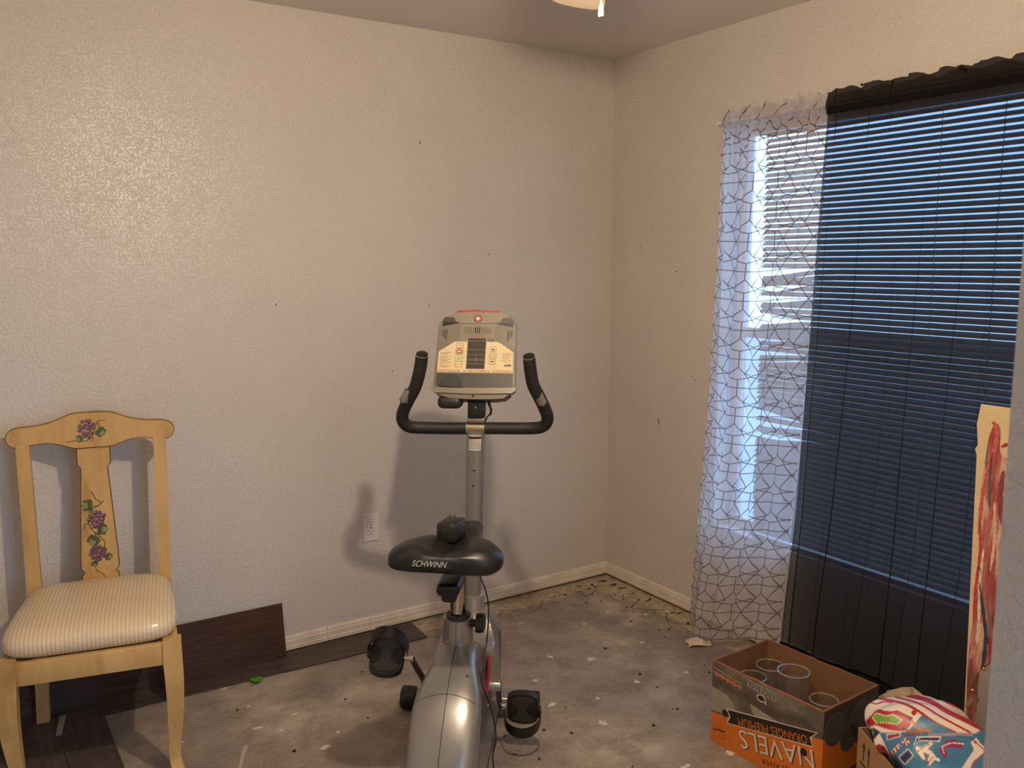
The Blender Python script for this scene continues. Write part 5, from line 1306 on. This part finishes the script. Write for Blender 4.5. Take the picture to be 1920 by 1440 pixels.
for p in vs:
    wx, wy = proj((p[0]+BAGC[0], p[1]+BAGC[1], p[2]+0.0055)); X_, Y_ = (wx-1590)*6.4, (wy-1270)*6.4; col = C_W
    if p[2] < 0.15: col = C_B
    else:
        for (P, cc_), bb in zip(BAGP, bbx):
            if bb[0] <= X_ <= bb[2] and bb[1] <= Y_ <= bb[3] and inside(P, X_, Y_): col = cc_
    buf += list(col)
ca_.data.foreach_set('color', buf)

# ================================================================== PAINTED PANEL, STRAP, SCRAPS
tl = Xp(1836, 757, -0.125); wdir = np.array([0.0, -1.0, 0.0]); bl_ = np.array([-0.315, -1.985, 0.0])
ed = tl-bl_; LP = float(np.linalg.norm(ed)); eu = ed/LP; nrm_ = np.cross(wdir, eu); nrm_ = nrm_/np.linalg.norm(nrm_)
if nrm_[0] > 0: nrm_ = -nrm_
PN = tag(empty('painted_panel', tuple(bl_)), 'tall canvas panel with red and brown brush strokes leaning by the curtain', 'painting')
def pf(a, b, o): q = wdir*a+eu*b+nrm_*o; return tuple(q)
k = NT('smeared_red_brown_paint'); v = k.coord(scale=(26, 26, 2.6))
n_ = k.noise(v, 1.0, 7, .6)
k.set(color=k.ramp(n_, [(0.28, lin((86, 36, 40))), (0.40, lin((150, 62, 62))), (0.50, lin((178, 110, 100))), (0.58, lin((206, 176, 150))), (0.68, lin((168, 60, 64))), (0.8, lin((96, 60, 58)))]), rough=0.5, spec=0.4); k.bump(n_, 0.3, 0.002)
M_SMEAR = k.m; M_CANVAS = mat('cream_canvas', (208, 186, 144), 0.8, var=0.06, bump=0.2, bscale=300)
PW = 0.42
pan = plate('canvas', [(0, 0.004), (PW, 0.004), (PW, LP), (0.006, LP), (-0.004, LP-0.06), (0.002, LP-0.12), (-0.006, LP-0.135), (0, LP-0.15)], pf, M_CANVAS, PN, -0.016, 0.0)
plate('paint_area', [tuple(p) for p in spline([(0.018, LP-0.24), (0.026, LP-0.16), (0.034, LP-0.09), (0.052, LP-0.05), (0.066, LP-0.07), (0.072, LP-0.14), (0.14, LP-0.14), (0.18, LP-0.16), (0.22, LP-0.12), (0.40, LP-0.10), (0.40, 0.5), (0.40, 0.02), (0.2, 0.02), (0.01, 0.03), (0.006, 0.25), (0.004, 0.40), (0.012, 0.50), (0.022, 0.62), (0.024, 0.75), (0.018, LP-0.24)], 4)][:-1], pf, M_SMEAR, PN, 0.0, 0.001)
def stroke(pts, w, c, nm):
    P = [tuple(p) for p in spline(pts, 10)]; n = len(P)
    W_ = [w*math.sqrt(max(0.02, 1-abs(2*i/(n-1)-1)**4))*(0.9+0.15*math.sin(i*1.3)) for i in range(n)]
    vs, fs = ribbon_geo(P, W_, pf, 0.0016); make('brush_stroke', vs, fs, mat(nm, c, 0.45, var=0.35, scale=90), PN)
for pts, w, c, nm in (([(0.016, LP-0.38), (0.024, LP-0.26), (0.040, LP-0.17), (0.056, LP-0.10), (0.050, LP-0.055), (0.040, LP-0.05)], 0.013, (186, 88, 84), 'stroke_pink_red'),
    ([(0.046, LP-0.13), (0.042, LP-0.22), (0.046, LP-0.30)], 0.009, (88, 84, 78), 'stroke_grey'), ([(0.032, LP-0.12), (0.028, LP-0.19)], 0.006, (118, 96, 70), 'stroke_ochre'),
    ([(0.026, 0.62), (0.040, 0.55), (0.052, 0.47), (0.046, 0.38), (0.036, 0.30)], 0.011, (44, 62, 76), 'stroke_teal'), ([(0.050, 0.60), (0.060, 0.50), (0.052, 0.40)], 0.006, (96, 112, 112), 'stroke_pale_teal'),
    ([(0.020, 0.80), (0.024, 0.70), (0.016, 0.60), (0.014, 0.50)], 0.009, (186, 62, 66), 'stroke_red'), ([(0.034, 0.72), (0.028, 0.62), (0.030, 0.50), (0.026, 0.44)], 0.010, (214, 194, 168), 'stroke_cream'), ([(0.058, 0.86), (0.064, 0.76), (0.056, 0.66)], 0.010, (206, 170, 150), 'stroke_blush'),
    ([(0.014, 0.20), (0.026, 0.12), (0.044, 0.06)], 0.007, (52, 40, 52), 'stroke_dark'), ([(0.070, LP-0.115), (0.090, LP-0.105), (0.110, LP-0.12)], 0.010, (158, 44, 54), 'stroke_crimson'),
    ([(0.020, 0.665), (0.025, 0.66), (0.030, 0.668)], 0.010, (66, 62, 110), 'stroke_violet'), ([(0.062, 0.48), (0.070, 0.40), (0.066, 0.32)], 0.014, (158, 34, 46), 'stroke_deep_red'), ([(0.080, LP-0.18), (0.074, LP-0.26), (0.084, LP-0.34)], 0.018, (132, 52, 60), 'stroke_maroon'), ([(0.012, 0.40), (0.020, 0.30), (0.016, 0.18)], 0.014, (122, 80, 84), 'stroke_mauve')):
    stroke(pts, w, c, nm)
# leather strap on a grey board in front of the panel
gb_p = [Dp(*q) for q in ((1822, 1300, 2.43), (1836, 1262, 2.43), (1862, 1238, 2.43))]
M_LEATHER = mat('brown_leather', (112, 72, 50), 0.55, var=0.12)
ST = tag(empty('leather_strap', tuple(np.array([gb_p[0][0], gb_p[0][1], 0.0]))), 'studded brown leather strap hanging over the grey board', 'strap')
P = spline([np.array(q)-np.array([gb_p[0][0], gb_p[0][1], 0]) for q in [Dp(1816, 1322, 2.42)]+gb_p+[Dp(1885, 1222, 2.43)]], 5)
vs, fs = [], []
for p in P:
    for w in (-1, 1):
        q = p+(RT*0.72+UP*0.5)*w*0.011
        vs += [tuple(q-FW*0.002), tuple(q+FW*0.002)]
for i in range(len(P)-1):
    o = 4*i
    for a, b in ((0, 1), (1, 3), (3, 2), (2, 0)): fs.append((o+a, o+b, o+4+b, o+4+a))
make('strap_band', vs, fs, M_LEATHER, ST)
for px, py in ((1823, 1294), (1845, 1254)):
    c = Dp(px, py, 2.412)-np.array([gb_p[0][0], gb_p[0][1], 0]); bm = bmesh.new(); bmesh.ops.create_icosphere(bm, subdivisions=2, radius=0.0048)
    for v in bm.verts: v.co += Vector(c)
    bmake('stud', bm, mat('brass_stud', (206, 178, 120), 0.25, 0.9), ST, True)
GBD = tag(empty('grey_board', (0, 0, 0)), 'plain grey board propped in front of the painted panel', 'board')
q0, q1 = Dp(1836, 1262, 2.425), Dp(1905, 1215, 2.34)
def gf(a, b, o): x = q0[0]+(q1[0]-q0[0])*a; y = q0[1]+(q1[1]-q0[1])*a; return (x+0.85*o-0.0, y+0.52*o, b)
plate('board_sheet', [(0, 0.002), (1, 0.002), (1, q1[2]), (0, q0[2]), ], gf, mat('grey_board_paint', (150, 142, 136), 0.6), GBD, 0.0, 0.008)
# scraps
M_SCRAP = mat('torn_wallpaper_scrap', (206, 188, 160), 0.8, var=0.1)
c = Zp(1316, 1206)-np.array([0.015, 0, 0]); rnd = random.Random(4)
scr = [[(c[0]+(i-2.5)*0.017+(j-1.5)*0.012+rnd.uniform(-.005, .005), c[1]-(i-2.5)*0.010+(j-1.5)*0.016+rnd.uniform(-.005, .005), 0.001+max(0, 0.030*math.exp(-((i-2)**2+(j-1.5)**2)/1.6)*rnd.uniform(.6, 1.3))+rnd.uniform(0, .006)) for i in range(6)] for j in range(4)]
sc_ = make('paper_scrap', [p for r_ in scr for p in r_], [(j*6+i, j*6+i+1, j*6+i+7, j*6+i+6) for j in range(3) for i in range(5)], M_SCRAP)
sol = sc_.modifiers.new('thick', 'SOLIDIFY'); sol.thickness = 0.0008; tag(sc_, 'crumpled cream paper scrap at the foot of the white curtain', 'paper')
c = Zp(1664, 1308, 0.16); fp = tag(empty('paper_bag', (-0.30, -1.80, 0.0)), 'creased beige paper bag behind the fruit box', 'paper bag')
crumple('bag_paper', (0, 0, 0.0), 0.06, 0.10, 0.115, mat('beige_paper', (176, 158, 130), 0.8, var=0.12), 21, fp, 3)
# plastic strip on the planks
c = Zp(135, 1355); tp = plate('tape_strip', [(-2.425, -0.075), (-2.405, -0.078), (-2.435, -0.215), (-2.452, -0.212)], lambda a, b, o: (a, b, o), thin_glass_material('clear_tape', 0.05, whiten=0.3), None, 0.0064, 0.0069)
tag(tp, 'strip of clear tape stuck on the dark planks under the chair', 'tape')
